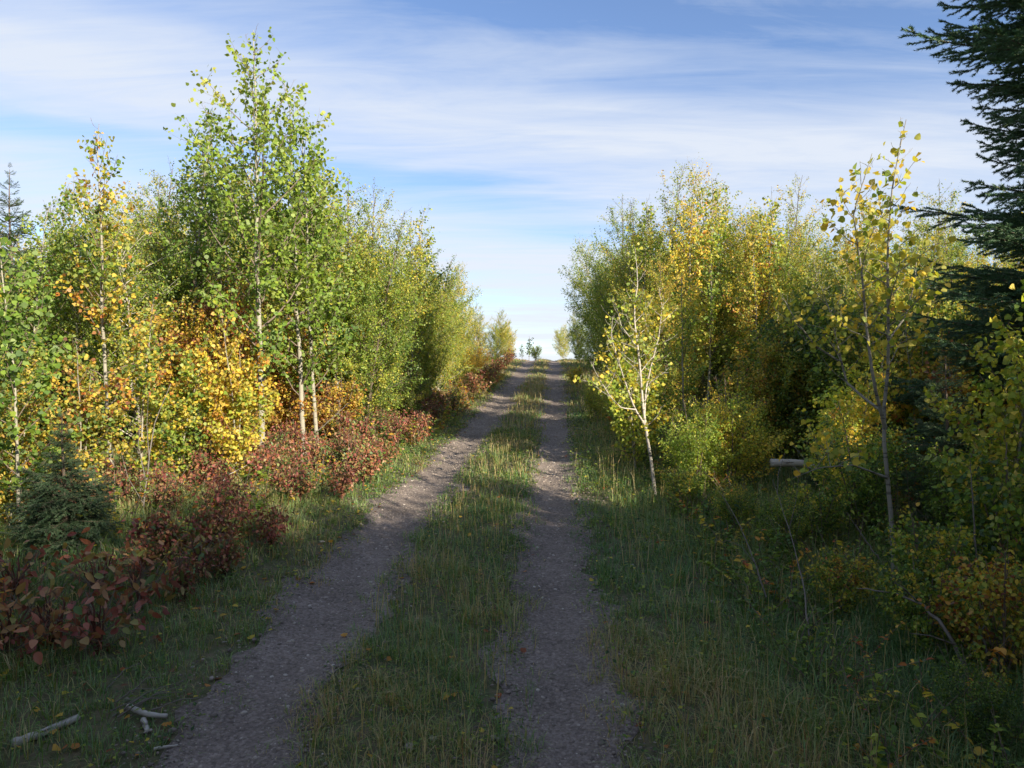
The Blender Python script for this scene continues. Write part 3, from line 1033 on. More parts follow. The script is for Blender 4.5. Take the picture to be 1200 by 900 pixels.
RIGHT = [
    ('birchB', 660, 40.0, 378, 'small sunlit olive tree at the crest, right of the track', 0.52, .5, 1.24),
    ('birchA', 680, 33.0, 362, 'small green tree right of the track next to the crest', 0.42, .5, 1.08),
    ('birchC', 706, 25.5, 305, 'green birch where the right tree wall begins', 0.38, .5, 1.08),
    ('birchA', 742, 19.5, 240, 'tall green birch, leftmost full crown of the right tree wall', 0.36, .5, 1.08),
    ('aspenC', 895, 12.5, 226, 'thin yellow-green aspen with an open tip left of the pale birch', .48, .5, 1.15),
    ('aspenC', 828, 12.8, 206, 'slim aspen with a loose open tip right of the yellow aspen', .44, .5, 1.15),
    ('aspenC', 748, 15.5, 232, 'slim green aspen rising behind the white sparse birch', .40, .5, 1.1),
    ('saplingB', 985, 7.2, 400, 'lemon-yellow sapling with small leaves left of the near aspen crown', 0.52, .35, 1.76),
    ('shrubB', 800, 6.9, 545, 'knee-high olive shrub in the grass right of the white birch foot', .36, .8, 1.15),
    ('shrubA', 862, 6.2, 552, 'low twiggy olive shrub between the two leaning dead shoots', .40, .9, 1.15),
    ('shrubA', 915, 5.6, 565, 'low green shrub just left of the near aspen foot', .26, .8, 1.15),
    ('shrubB', 990, 4.5, 640, 'low shrub with scattered rust leaves in front of the near aspen foot', .50, 1.0, 1.0),
    ('shrubB', 1085, 4.0, 655, 'green and yellow low shrub above the arching dead branch', .36, .9, 1.1),
    ('shrubB', 1175, 3.7, 640, 'rust and green shrub low at the right edge of the photo', .62, 1.0, 1.0),
    ('shrubA', 1150, 3.2, 760, 'dark green low shrub in the bottom right corner', .20, .7, 1.1),
    ('birchB', 716, 21.5, 275, 'dense green birch at the very edge of the right tree wall', 0.40, .5, 1.08),
    ('birchC', 738, 17.5, 285, 'lower leafy birch in front of the first full crown on the right', 0.42, .5, 1.08),
    ('birchB', 765, 16.0, 262, 'olive birch filling the wall behind the white sparse birch', 0.46, .6, 1.08),
    ('birchA', 785, 13.0, 300, 'low birch with yellow leaves behind the rounded bush', 0.54, .7, 1.08),
    ('birchC', 772, 17.0, 200, 'birch with a golden tip, highest of the right tree wall', 0.44, .8, 1.08),
    ('aspenB', 806, 14.5, 215, 'yellow aspen in the middle of the right tree wall', 0.62, .5, 1.24),
    ('birchB', 842, 16.0, 200, 'green and gold birch right of the yellow aspen', 0.52, .7, 1.08),
    ('birchA', 880, 15.0, 240, 'olive birch with a thin crown in the right tree wall', 0.46, .6, 1.08),
    ('birchC', 922, 14.0, 215, 'pale yellow-green birch left of the near aspen', 0.52, .6, 1.13),
    ('birchB', 972, 11.5, 240, 'dark-tipped birch just behind the near aspen', 0.46, .7, 1.08),
    ('aspenC', 1010, 12.5, 225, 'thin aspen behind the near aspen crown', 0.54, .8, 1.08),
    ('birchA', 1085, 13.0, 215, 'green birch behind the big spruce tips', 0.44, .6, 1.08),
    ('birchC', 1140, 11.0, 250, 'birch behind the lower spruce branches', 0.48, .6, 0.97),
    ('shrubA', 815, 7.6, 468, 'rounded yellow-green bush right of the white sparse birch', 0.42, .45, 1.43),
    ('shrubA', 855, 7.9, 440, 'open yellow-olive bush left of the near aspen trunk', 0.56, .6, 1.47),
    ('shrubA', 868, 8.6, 440, 'olive bush behind the pale log', 0.48, .6, 1.26),
    ('shrubA', 700, 12.5, 440, 'low leafy bush at the right verge left of the white birch', 0.48, .7, 1.26),
    ('shrubA', 740, 11.0, 430, 'dull green bush behind the white birch', 0.42, .6, 1.26),
    ('shrubB', 675, 21.0, 428, 'low bush at the edge of the right verge far up the track', 0.54, .8, 1.26),
    ('saplingB', 1000, 6.6, 440, 'yellow-leaved low sapling directly behind the near aspen trunk', 0.60, .5, 1.40),
    ('saplingB', 1150, 6.5, 385, 'orange and green sapling beneath the spruce branches at the right edge', 0.74, .9, 1.26),
    ('saplingB', 1182, 5.2, 345, 'yellow-green sapling at the very right edge in front of the big spruce', .44, .5, 1.2),
    ('aspenC', 800, 9.2, 318, 'very slender pale-stemmed aspen right of the white sparse birch', .44, .5, 1.2),
    ('saplingB', 745, 8.8, 372, 'thin low sapling tangled with the branches of the white sparse birch', .46, .5, 1.2),
    ('saplingB', 1075, 7.6, 365, 'green and yellow sapling right of the near aspen', 0.56, .7, 1.26),
    ('shrubA', 1010, 6.0, 470, 'dark green bush behind the near aspen trunk', 0.28, .7, 1.26),
    ('shrubA', 1120, 5.6, 500, 'dark leafy bush right of the near aspen trunk', 0.24, .6, 1.12),
    ('shrubB', 1185, 4.6, 520, 'large-leaved dark bush at the right edge', 0.30, .9, 1.12),
    ('shrubB', 1090, 4.3, 600, 'low dark bush with a few yellow leaves right of the near trunk foot', 0.34, .9, 1.12),
    ('shrubB', 955, 5.8, 560, 'low dull bush left of the near trunk foot', 0.36, .8, 1.12),
]
for (key, px, d, top, lab, se, mx, va) in RIGHT:
    tree_at(key, px, d, top, lab, 'bushes along the right side' if key.startswith('shrub') else GR, se, mx, va, cat='bush' if key.startswith('shrub') else 'tree')

# deeper rows seen through the gaps
rb = random.Random(21)
for i in range(62):
    d = rb.uniform(10.5, 34)
    cx = float(centre(d))
    if i % 2:
        x = cx - rb.uniform(3.6, 9 + d * .25)
        side = 'left'
    else:
        x = cx + rb.uniform(3.8, 9 + d * .25)
        side = 'right'
    px = x / d * F + 600
    if px < -60 or px > 1260:
        continue
    edge = 300 if side == 'left' else 250
    lim = np.interp(px, [0, 250, 330, 420, 470, 520, 560, 600], [260, 190, 160, 250, 285, 310, 350, 385]) if side == 'left' else \
        np.interp(px, [660, 690, 760, 900, 1000, 1200], [380, 310, 245, 255, 265, 235])
    key = rb.choice(['birchA', 'birchB', 'birchC', 'aspenB', 'aspenC'])
    z = H1(x, d) - .02
    top = lim + rb.uniform(0, 45)
    h = min(CAM_H + (450 - top) / F * d - z, 5.6)
    h = max(h, 2.0)
    s = h / PH[key]
    place(key, (x, d, z), rb.uniform(0, 6.28), s, 'young birch or aspen in the deeper rows of the %s thicket' % side, 'tree', 'deeper rows of the %s thicket' % side,
          (rb.choice([.24, .32, .40, .48, .60] if side == 'left' else [.30, .38, .44, .50, .58]), .7, 1.05))

rb = random.Random(22)
for i in range(84):
    left = i % 2 == 0
    d = rb.uniform(7.5, 12) if i < 30 else rb.uniform(11, 36)
    cx = float(centre(d))
    x = cx - rb.uniform(3.2, 7 + d * .2) if left else cx + rb.uniform(3.0, 7 + d * .2)
    px = x / d * F + 600
    if px < -80 or px > 1290:
        continue
    side = 'left' if left else 'right'
    place('bigbush', (x, d, H1(x, d) - .02), rb.uniform(0, 6.28), rb.uniform(.75, 1.15), 'leafy bush filling the %s thicket under the trees' % side, 'bush',
          'bushes filling the %s thicket' % side, (rb.choice([.26, .40, .52, .66, .78] if left else [.26, .34, .42, .50]), .8, 1.0))

rb = random.Random(44)
for i in range(34):
    y = rb.uniform(-3, 11)
    x = -.74 * max(y, 0) - 2.3 - rb.uniform(0, 4.5)
    key = rb.choice(['birchA', 'birchB', 'birchC', 'aspenC', 'bigbush', 'bigbush'])
    place(key, (x, y, H1(x, y) - .02), rb.uniform(0, 6.28), rb.uniform(.7, .95), 'young tree or bush of the thicket beyond the left edge of the photo', 'bush' if key == 'bigbush' else 'tree',
          'thicket beyond the left edge', (rb.choice([.3, .4, .5, .62]), .7, 1.0))

# the thicket goes on past the right edge of the photo and behind the camera, and shades the track
rb = random.Random(33)
for i in range(74):
    y = -14 + (i * .36 if i < 44 else (i - 44) * .62 + 1.8) + rb.uniform(-.3, .3)
    x = float(centre(y)) + rb.uniform(2.6, 3.6) + (1.6 if i % 2 else 0)
    if y > 0.3 and x < .74 * y + 2.3:
        x = .74 * y + 2.3 + rb.uniform(0, 1.2)
    key = rb.choice(['birchA', 'birchB', 'birchC'])
    h = rb.uniform(5.4, 6.8) if y < -1.5 else rb.uniform(4.6, 5.4) if y < .8 else rb.uniform(3.7, 4.5)
    place(key, (x, y, H1(x, y) - .02), rb.uniform(0, 6.28), h / PH[key], 'birch of the thicket beyond the right edge of the photo', 'tree', 'thicket beyond the right edge',
          (rb.choice([.28, .36, .44]), .7, 1.0))

# ------------------------------------------------------------------ red shrubs on the left bank
rb = random.Random(5)
red = []
for i in range(150):
    d = 4.2 + 11.5 * (i / 150) ** 1.15
    cx = float(centre(d))
    lo = float(np.interp(d, [3.3, 5, 7, 12, 20], [1.50, 1.42, 1.30, 1.20, 1.2]))
    x = cx - lo - rb.uniform(.0, 1.9)
    if x < -.72 * d:
        x = -.72 * d + rb.uniform(0, .5)
    if abs(x - (-3.02)) < .55 and 4.1 < d < 5.4:
        continue
    red.append((x, d))
MARKS = [(20, 'the left edge'), (76, 'the small spruce'), (131, 'the slender yellow-topped aspen'), (215, 'the round-crowned aspen'), (262, 'the thin leafless sapling'),
         (307, 'the tallest tree'), (364, 'the white trunks'), (430, 'the bushy yellow-green tree'), (478, 'the grey-trunked verge aspen'), (530, 'the overhanging birch')]
RANK = ['nearest the camera', 'second from the camera', 'third from the camera', 'fourth from the camera', 'fifth from the camera', 'sixth from the camera', 'seventh from the camera',
        'eighth from the camera', 'ninth from the camera', 'tenth from the camera', 'eleventh from the camera', 'twelfth from the camera', 'thirteenth from the camera',
        'fourteenth from the camera', 'fifteenth from the camera', 'farthest of them']
spec = []
for (x, y) in red:
    far = y > 8
    hue = rb.choice([('olive and rust', .16), ('rust-orange', .26), ('rust-red', .32), ('brick red', .42)] if not far else [('dull olive', .06), ('olive and rust', .15), ('brownish', .24), ('brick red', .36)])
    px = x / y * F + 600
    mark = min(MARKS, key=lambda m: abs(m[0] - px))[1]
    spec.append([y, x, hue, mark])
spec = [q for q in spec if q[0] < 6 or rb.random() > .38]
spec.sort()
seen = {}
for (y, x, hue, mark) in spec:
    n_same = sum(1 for q in spec if q[2][0] == hue[0] and q[3] == mark)
    r_ = seen[(hue[0], mark)] = seen.get((hue[0], mark), -1) + 1
    lab = '%s low shrub below %s' % (hue[0], mark) + ('' if n_same == 1 else ', ' + RANK[min(r_, 15)])
    place(rb.choice(['redA', 'redB']), (x, y, H1(x, y) - .02), rb.uniform(0, 6.28), rb.uniform(.7, 1.0) * float(np.interp(y, [3.5, 6, 9], [.66, .78, .9])) * 1.05, lab, 'shrub',
          'red leaved shrubs on the left bank', (hue[1], 1.0, rb.uniform(1.0, 1.3)))
for (px, d, wh) in ((597, 30, 'second below the crest'), (588, 26, 'third below the crest'), (578, 23, 'fourth below the crest'), (600, 34, 'just below the crest'),
                    (570, 20, 'fifth below the crest'), (560, 18, 'sixth below the crest')):
    x, y, z = at(px, d)
    x -= .1
    place('redB', (x, y, H1(x, y) - .02), px, 1.3, 'low red shrub at the left verge, %s' % wh, 'shrub', 'red leaved shrubs on the left bank', (.30, .7, 1))


# ------------------------------------------------------------------ single-leaf plants close to the camera
def single_leaf_mesh(shape, mat):
    n = 7
    mid = np.linspace(0, 1, n)
    hw = {'round': .46 * np.sin(np.pi * mid ** .62) ** .62, 'oval': .30 * np.sin(np.pi * mid ** .8) ** .8, 'long': .19 * np.sin(np.pi * mid ** .85) ** .9}[shape]
    curl = -.13 * mid ** 2
    V = [(mid[i], 0, curl[i]) for i in range(n)]
    for sgn in (1, -1):
        V += [(mid[i] - .02, sgn * hw[i], curl[i] + .28 * hw[i] * (1 + .3 * math.sin(i * 2.1 + sgn))) for i in range(1, n - 1)]
    V += [(-.45 if shape == 'round' else -.12, .006, .05), (-.45 if shape == 'round' else -.12, -.006, .05)]
    q, tr = [], []
    for k, o0 in ((0, n - 1), (1, 2 * n - 3)):
        L = lambda i: o0 + i
        for i in range(1, n - 2):
            q.append((i, L(i), L(i + 1), i + 1) if k else (i, i + 1, L(i + 1), L(i)))
        tr.append((0, L(1), 1) if k else (0, 1, L(1)))
        tr.append((n - 2, L(n - 2), n - 1) if k else (n - 2, n - 1, L(n - 2)))
    tr.append((0, len(V) - 2, len(V) - 1))
    return make_mesh('leaf', V, [np.array(q), np.array(tr)], {'rnd': np.full(len(V), .5)}, mat)


LM = {('round', 0): single_leaf_mesh('round', M_LEAF), ('long', 1): single_leaf_mesh('long', M_RED), ('oval', 1): single_leaf_mesh('oval', M_RED),
      ('oval', 0): single_leaf_mesh('oval', M_LEAF)}


def frame_euler(a, n):
    a = Vector(a).normalized()
    n = Vector(n)
    yv = n.cross(a).normalized()
    zv = a.cross(yv)
    from mathutils import Matrix
    return Matrix((a, yv, zv)).transposed().to_euler()


def leaf_objects(root, P, O, rg, size, me, season, mixed, value=1.0):
    for i in range(len(P)):
        l = bpy.data.objects.new('leaf', me)
        COL.objects.link(l)
        l.parent = root
        l.location = P[i]
        a = rg.normal(size=3) * .6 + O[i] * .6 + np.array([0, 0, -.55])
        l.rotation_euler = frame_euler(a, rg.normal(size=3) * .8 + np.array([0, 0, .3]))
        s = size * rg.uniform(.6, 1.2)
        l.scale = (s, s, s)
        l.color = (min(1, max(0, season + rg.normal(0, mixed))), 1, value, 1)


def pxp(px, py, d, base):
    return np.array([(px - 600) / F * d - base[0], d - base[1], CAM_H + (450 - py) / F * d - base[2]])


def hero_aspen():
    d = 4.95
    b = at(1048, d)
    base = np.array(b)
    L = lambda pts: np.array([pxp(x, y, d + dd, base) for (x, y, dd) in pts])
    main = L([(1048, 690, 0), (1047, 640, 0), (1042, 580, .02), (1036, 520, .03), (1036, 478, .02), (1041, 430, 0), (1041, 370, -.05), (1040, 300, -.05), (1044, 230, 0), (1052, 185, .03), (1062, 140, .05)])
    left = L([(1036, 484, .02), (1012, 466, .1), (992, 448, .2), (984, 415, .25), (975, 372, .3), (962, 335, .35)])
    lf2 = L([(1037, 500, 0), (1024, 450, -.15), (1016, 390, -.2), (1010, 320, -.2), (1000, 250, -.2), (1022, 180, -.15)])
    low = L([(1040, 560, 0), (1000, 545, -.1), (960, 548, -.2), (930, 560, -.25)])
    mid = L([(986, 425, .22), (955, 405, .2), (930, 372, .1), (916, 345, .1)])
    rt = L([(1040, 400, 0), (1062, 370, .1), (1072, 330, .15), (1075, 290, .2)])
    trunks = [(main, .0145, .0022, .42), (left, .008, .002, .25), (lf2, .010, .002, .3), (low, .007, .0015, .3), (mid, .006, .0015, .2), (rt, .006, .0015, .2)]
    leaf_mode['aspen_tree' + '201'] = 'single'
    root, P, O, r, rg = grow_tree('aspen_tree', 201, 3.05, 30, .40, .050, 'round', 32, M_GREYASPEN, trunks=trunks, split=True, twigs=3, up=.6)
    root.location = b
    # the limbs after the first are branches, not trunks
    k = 0
    for o in sorted([o for o in bpy.data.objects if o.parent == root and o.name.startswith('trunk')], key=lambda o: o.name):
        if k:
            o.name = 'branch'
        k += 1
    if len(P) > 300:
        pick = rg.permutation(len(P))
        few, rest = pick[:290], pick[290:]
        V, f = leaf_cloud(rg, P[rest], O[rest], .044, 'round')
        c = link('crown', make_mesh('crown', V, [f], {'rnd': np.repeat(r[rest], 6)}, M_LEAF), root, color=(.54, .5, 1.1, 1))
        c['kind'] = 'stuff'
        P, O = P[few], O[few]
    leaf_objects(root, P, O, rg, .046, LM[('round', 0)], .57, .08, 1.15)
    tag(root, 'near slender aspen with forked grey trunk and scattered large yellow leaves, right of the track', 'tree', GR)


hero_aspen()


def hero_birch():
    d = 7.6
    b = at(768, d)
    base = np.array(b)
    L = lambda pts: np.array([pxp(x, y, d + dd, base) for (x, y, dd) in pts])
    main = L([(768, 585, 0), (764, 545, 0), (757, 505, 0), (753, 470, 0), (750, 430, 0), (746, 395, 0), (742, 365, 0), (748, 330, .1), (744, 290, .1)])
    a = L([(756, 498, 0), (744, 480, -.1), (735, 455, -.15), (725, 425, -.2), (716, 395, -.2), (718, 370, -.2)])
    c = L([(755, 485, 0), (757, 455, .1), (764, 425, .15), (772, 395, .2), (776, 360, .2), (772, 335, .2)])
    e = L([(745, 480, -.1), (728, 478, -.3), (715, 465, -.4), (700, 440, -.5), (690, 420, -.5)])
    g = L([(748, 410, 0), (738, 395, .1), (728, 382, .2), (720, 350, .2)])
    root = grow_tree('birch_tree', 202, 3.1, 34, .42, .036, 'round', 28, M_BIRCH, trunks=[(main, .017, .002, .25), (a, .010, .0016, .2), (c, .009, .0016, .2), (e, .006, .0014, .2), (g, .005, .0014, .2)],
                     split=True, twigs=3, up=.6)
    root.location = b
    k = 0
    for o in sorted([o for o in bpy.data.objects if o.parent == root and o.name.startswith('trunk')], key=lambda o: o.name):
        if k:
            o.name = 'branch'
        k += 1
    for o in bpy.data.objects:
        if o.parent == root:
            o.color = (.50, .5, 1.15, 1)
    tag(root, 'white-barked sparse birch leaning over the right verge, nearly bare branches', 'tree', GR)


hero_birch()

for i, (px, d, s, hh) in enumerate(((8, 3.45, 1, 0), (62, 3.6, 1, 0), (165, 4.1, 1, 0), (20, 4.0, 1, 0), (235, 4.7, 1, 0), (118, 3.6, 1, 0), (115, 4.2, 1, 0))):
    nm = 'red_shrub'
    leaf_mode[nm + str(300 + i)] = 'single'
    root, P, O, r, rg = grow_tree(nm, 300 + i, .30, 22, .34, .07, 'long', 13, M_REDSTEM, trunk_r=.005, low=.15, twigs=3, stems=8, up=.5, wob=.12, split=False)
    pk = rg.permutation(len(P))[:260]
    P, O = P[pk], O[pk]
    root.location = at(px, d)
    leaf_objects(root, P, O, rg, .070 if i % 2 == 0 else .056, LM[('long' if i % 2 == 0 else 'oval', 1)], [.38, .30, .34, .42, .24, .40, .32][i], .17, rg.uniform(1.2, 1.5))
    tag(root, ['large-leaved crimson shrub at the bottom left, closest to the camera', 'crimson shrub second from the left edge, above the birch log',
               'dark red shrub nearest to the left wheel track at the bottom left', 'maroon shrub behind the two nearest ones at the left edge',
               'rust-red shrub with green leaves farthest right of the large-leaved shrubs, beside the verge grass',
               'wine-red shrub just above the small twig heap at the bottom left', 'red shrub with rust leaves right at the foot of the small spruce'][i], 'shrub', 'red leaved shrubs on the left bank')


# ------------------------------------------------------------------ spruces
def needle_branch(name, seed, L, dens, nl, droop=.1, width=.5, nw=.0022):
    """a flat spruce spray along +X: returns wood mesh and needle mesh"""
    rg = np.random.default_rng(seed)
    tb = Tubes()
    k = 8
    t = np.linspace(0, 1, k)
    main = np.stack([t * L, np.cumsum(rg.normal(0, .012 * L, k)), -droop * L * np.sin(t * 2.2) + .10 * L * t ** 2], -1)
    main[0] = 0
    tb.add(main, np.linspace(.012 * L + .002, .0015, k), 5)
    lines = [(main, .08)]
    n2 = int(9 + L * 21)
    for i in range(n2):
        q = .10 + .88 * i / n2
        s0 = np.array([np.interp(q, t, main[:, j]) for j in range(3)])
        side = 1 if i % 2 else -1
        l2 = L * width * (1.05 - q) ** .8 * rg.uniform(.7, 1.1) * min(1, q * 3 + .25)
        d2 = unit(np.array([.60, side * rg.uniform(.5, 1.1), rg.normal(-.15, .30)]))
        p = np.array([s0, s0 + d2 * l2 * .5, s0 + unit(d2 + np.array([.15, 0, -.05])) * l2])
        tb.add(p, [.003, .002, .001], 3)
        lines.append((p, .0))
        for j in range(max(1, int(l2 / .075))):
            q2 = rg.uniform(.15, .95)
            s1 = np.array([np.interp(q2, [0, .5, 1], p[:, m]) for m in range(3)])
            d3 = unit(d2 + np.array([.5, rg.choice([-1, 1]) * .8, rg.normal(-.1, .35)]))
            l3 = min(l2 * .45, .14) * rg.uniform(.5, 1.1)
            lines.append((np.array([s1, s1 + d3 * l3]), 0))
    PP, DD = [], []
    for (lp, fr) in lines:
        sl = np.linalg.norm(np.diff(lp, axis=0), axis=1).sum()
        n = max(4, int(sl * dens))
        q = rg.uniform(fr, 1, n)
        kk = np.linspace(0, 1, len(lp))
        P = np.stack([np.interp(q, kk, lp[:, i]) for i in range(3)], -1)
        d = unit(lp[-1] - lp[0])
        D = rg.normal(size=(n, 3))
        D -= (D @ d)[:, None] * d
        D /= np.linalg.norm(D, axis=1, keepdims=True) + 1e-6
        D = D * .8 + d * .7 + np.array([0, 0, .12])
        PP.append(P), DD.append(D / np.linalg.norm(D, axis=1, keepdims=True))
    P, D = np.concatenate(PP), np.concatenate(DD)
    n = len(P)
    w = np.cross(D, rg.normal(size=(n, 3)))
    w /= np.linalg.norm(w, axis=1, keepdims=True) + 1e-6
    l = nl * rg.uniform(.7, 1.2, n)
    V = np.stack([P - w * nw, P + w * nw, P + D * l[:, None]], 1).reshape(-1, 3)
    f = np.arange(n * 3).reshape(-1, 3)
    r = np.clip(.45 + .25 * (P[:, 0] / L - .4) + rg.normal(0, .18, n), 0, 1)
    return tb.mesh('branch', M_BROWN), make_mesh('needles', V, [f], {'rnd': np.repeat(r, 3)}, M_NEEDLE)


SPR = [needle_branch('b', 400 + i, 1.0, 1000, .020, droop=.06 + .07 * i, width=.42, nw=.0024) for i in range(4)]
SMALL = [needle_branch('b', 420 + i, .5, 900, .018, droop=.04, width=.6, nw=.0018) for i in range(3)]


def spruce(loc, Hh, radius, whorls, per, label, meshes, mlen, seed, start=.04, cat='tree', face=None, val=1.0, elev=None, trunk_r=None, rz0=0, season=.5):
    rg = np.random.default_rng(seed)
    root = empty('spruce_tree', loc)
    tr = Tubes()
    fl = np.linspace(0, 1, 16)
    r0 = trunk_r or .013 * Hh + .006
    tr.add(np.stack([.01 * Hh * np.sin(fl * 5), .01 * Hh * np.cos(fl * 4) - .01 * Hh, fl * Hh], -1), r0 * (1 - fl) + .003, 8)
    link('trunk', tr.mesh('trunk', M_BROWN), root)
    for w in range(whorls):
        f = start + (0.985 - start) * (w / (whorls - 1)) ** .92
        L = radius(f) if callable(radius) else radius * (1 - f) ** .85 + .06
        npr = per if f < .85 else max(4, per - 2)
        for b in range(npr):
            az = (b + .5 * (w % 2)) / npr * 6.283 + rg.normal(0, .18)
            l = L * rg.uniform(.78, 1.12)
            el = (elev(f) if elev else (-.10 + .75 * f ** 1.5)) + rg.normal(0, .07)
            wood, need = meshes[int(rg.integers(len(meshes)))]
            br = bpy.data.objects.new('branch', wood)
            COL.objects.link(br)
            br.parent = root
            br.location = (.01 * Hh * math.sin(f * 5), .01 * Hh * math.cos(f * 4) - .01 * Hh, f * Hh + rg.normal(0, .012 * Hh))
            br.rotation_euler = (rg.normal(0, .15), -el, az)
            sc = l / mlen
            br.scale = (sc, sc if sc < 1.3 else 1.3 + .5 * (sc - 1.3), sc if sc < 1.3 else 1.3)
            nd = bpy.data.objects.new('needles', need)
            COL.objects.link(nd)
            nd.parent = br
            nd['kind'] = 'stuff'
            nd.color = (season, 1, val, 1)
    tag(root, label, cat, 'spruces')
    return root


# the big dark spruce whose branches reach in from the right edge
bx, by, bz = at(1335, 6.6)
spruce((bx, by, bz), 8.6, lambda f: float(np.interp(f, [0, .2, .25, .31, .36, .42, .48, .56, .66, .8, 1], [2.1, 2.15, 2.1, 1.85, 1.35, 1.5, 2.0, 1.7, 1.4, .9, .15])), 44, 11,
       'big dark spruce whose branches reach in from the right edge of the photo', SPR, 1.0, 1, start=.08, val=1.5, elev=lambda f: -.05 + .55 * f ** 1.5, season=.42)
x, y, z = at(76, 5.0)
spruce((x, y, z), CAM_H - 37 / F * 5.0 - z, lambda f: float(np.interp(f, [0, .2, .5, .62, .8, 1], [.38, .38, .30, .16, .09, .04])), 13, 9, 'small bushy spruce with a bare pointed leader standing among the left shrubs', SMALL, .5, 2, start=.08, val=1.05, season=.5)
x, y, z = at(18, 10.5)
spruce((x, y, z), (CAM_H + (450 - 200) / F * 10.5) - z, 1.0, 16, 8, 'dark spruce with its tip showing above the leaves at the left edge', SMALL, .5, 3, val=1.0)
for j, (px, d, top, lab) in enumerate(((1108, 6.2, 420, 'young blue-green spruce right of the near aspen'), (1190, 5.6, 470, 'young blue-green spruce at the right edge under the big one'),
                                       (985, 7.8, 470, 'young spruce hidden behind the near aspen leaves'), (1150, 8.6, 330, 'dark spruce below the lowest limbs of the big one'))):
    x, y, z = at(px, d)
    hh = CAM_H + (450 - top) / F * d - z
    spruce((x, y, z), hh, .42 * hh ** .8, 12, 7, lab, SMALL, .5, 10 + j, val=1.25, season=.5)


# ------------------------------------------------------------------ bare stems, dead wood, log
def stem_thing(name, label, pts, r0, mat, cat='dead branch', sides=6, twigs=(), group=None, seed=1, taper=.75, jit=.35):
    rg = np.random.default_rng(seed)
    pts = np.array(pts, float)
    base = pts[0].copy()
    P = pts - base
    k = np.linspace(0, 1, len(P))
    fl = np.linspace(0, 1, 14)
    Q = np.stack([np.interp(fl, k, P[:, i]) for i in range(3)], -1)
    Q[1:-1] += rg.normal(0, r0 * jit, (12, 3))
    tb = Tubes()
    rr = r0 * (1 - taper * fl) * (1 + rg.normal(0, .05, 14))
    if taper < .5:      # a broken log: rounded ragged ends instead of open ones
        Q = np.concatenate([Q[:1] + (Q[0] - Q[1]) * .04, Q, Q[-1:] + (Q[-1] - Q[-2]) * .10])
        rr = np.concatenate([[r0 * .03], rr, [r0 * .03]])
    tb.add(Q, rr, sides)
    o = empty(name, base)
    link('stem', tb.mesh('stem', mat), o)
    for tw in twigs:
        t2 = Tubes()
        tp = np.array(tw, float) - base
        t2.add(tp, np.linspace(r0 * .5, .0012, len(tp)), 4)
        link('branch', t2.mesh('branch', mat), o)
    tag(o, label, cat, group)
    return o


W3 = lambda px, py, d: ((px - 600) / F * d, d, CAM_H + (450 - py) / F * d)
GS = 'bare leaning stems in the right undergrowth'
stem_thing('dead_shoot', 'thin grey bare stem leaning left, in the grass left of the near aspen', [W3(898, 700, 4.5), W3(885, 660, 4.6), W3(865, 610, 4.8), W3(842, 575, 5.0)], .0055, M_DEAD,
           twigs=[[W3(885, 660, 4.6), W3(868, 640, 4.6), W3(850, 632, 4.6)]], group=GS)
stem_thing('dead_shoot', 'pale bare stem leaning left, closer to the near aspen than the other', [W3(948, 745, 4.0), W3(943, 690, 4.2), W3(925, 620, 4.5), W3(905, 562, 4.8)], .0055, M_DEAD,
           twigs=[[W3(925, 620, 4.5), W3(932, 590, 4.5), W3(936, 560, 4.5)], [W3(911, 580, 4.7), W3(912, 555, 4.7), W3(920, 530, 4.8)]], group=GS, seed=2)
stem_thing('dead_shoot', 'short bare stem leaning towards the near aspen foot', [W3(1030, 655, 4.9), W3(1012, 630, 4.95), W3(992, 600, 5.0)], .006, M_DEAD, group=GS, seed=3)
stem_thing('fallen_branch', 'grey dead branch arching over the weeds below the near aspen', [W3(1130, 782, 3.7), W3(1108, 735, 3.75), W3(1075, 705, 3.9), W3(1040, 692, 4.1), W3(1005, 690, 4.3)], .011, M_DEAD,
           twigs=[[W3(1075, 705, 3.9), W3(1060, 690, 3.9), W3(1048, 682, 3.9)], [W3(1118, 755, 3.7), W3(1090, 745, 3.6), W3(1066, 742, 3.6)]], seed=4)
stem_thing('fallen_branch', 'dead forked branch standing up in the weeds at the lower right', [W3(1158, 770, 3.7), W3(1150, 740, 3.7), W3(1138, 715, 3.75)], .008, M_DEAD,
           twigs=[[W3(1150, 740, 3.7), W3(1162, 715, 3.7), W3(1160, 700, 3.7)]], seed=5)
stem_thing('dead_shoot', 'tall dead brown weed stalk near the right edge', [W3(1150, 700, 4.2), W3(1143, 640, 4.2), W3(1140, 580, 4.2), W3(1137, 540, 4.2)], .007, M_DEAD, group=GS, seed=6)
GD = 'bare saplings in the left thicket'
stem_thing('bare_sapling', 'pale leafless forked sapling right of the small spruce', [W3(166, 640, 6.0), W3(168, 590, 6.0), W3(175, 540, 6.0), W3(180, 500, 6.1), W3(200, 450, 6.2)], .009, M_DEAD,
           twigs=[[W3(171, 565, 6.0), W3(162, 520, 6.0), W3(166, 480, 6.0)], [W3(175, 540, 6.0), W3(172, 500, 6.0), W3(174, 460, 5.9)], [W3(168, 590, 6.0), W3(150, 560, 6.0), W3(142, 530, 6.0)]], cat='sapling', group=GD, seed=7)
stem_thing('bare_sapling', 'thin leafless pale sapling at the sunlit red shrubs', [W3(261, 620, 6.6), W3(260, 585, 6.6), W3(262, 560, 6.6), W3(290, 545, 6.7)], .007, M_BIRCH, cat='sapling', group=GD, seed=8)
stem_thing('bare_sapling', 'diagonal thin branch leaning between the white trunks and the verge', [W3(372, 505, 9.0), W3(392, 488, 9.0), W3(408, 472, 9.1)], .007, M_DEAD, cat='dead branch', group=GD, seed=9)
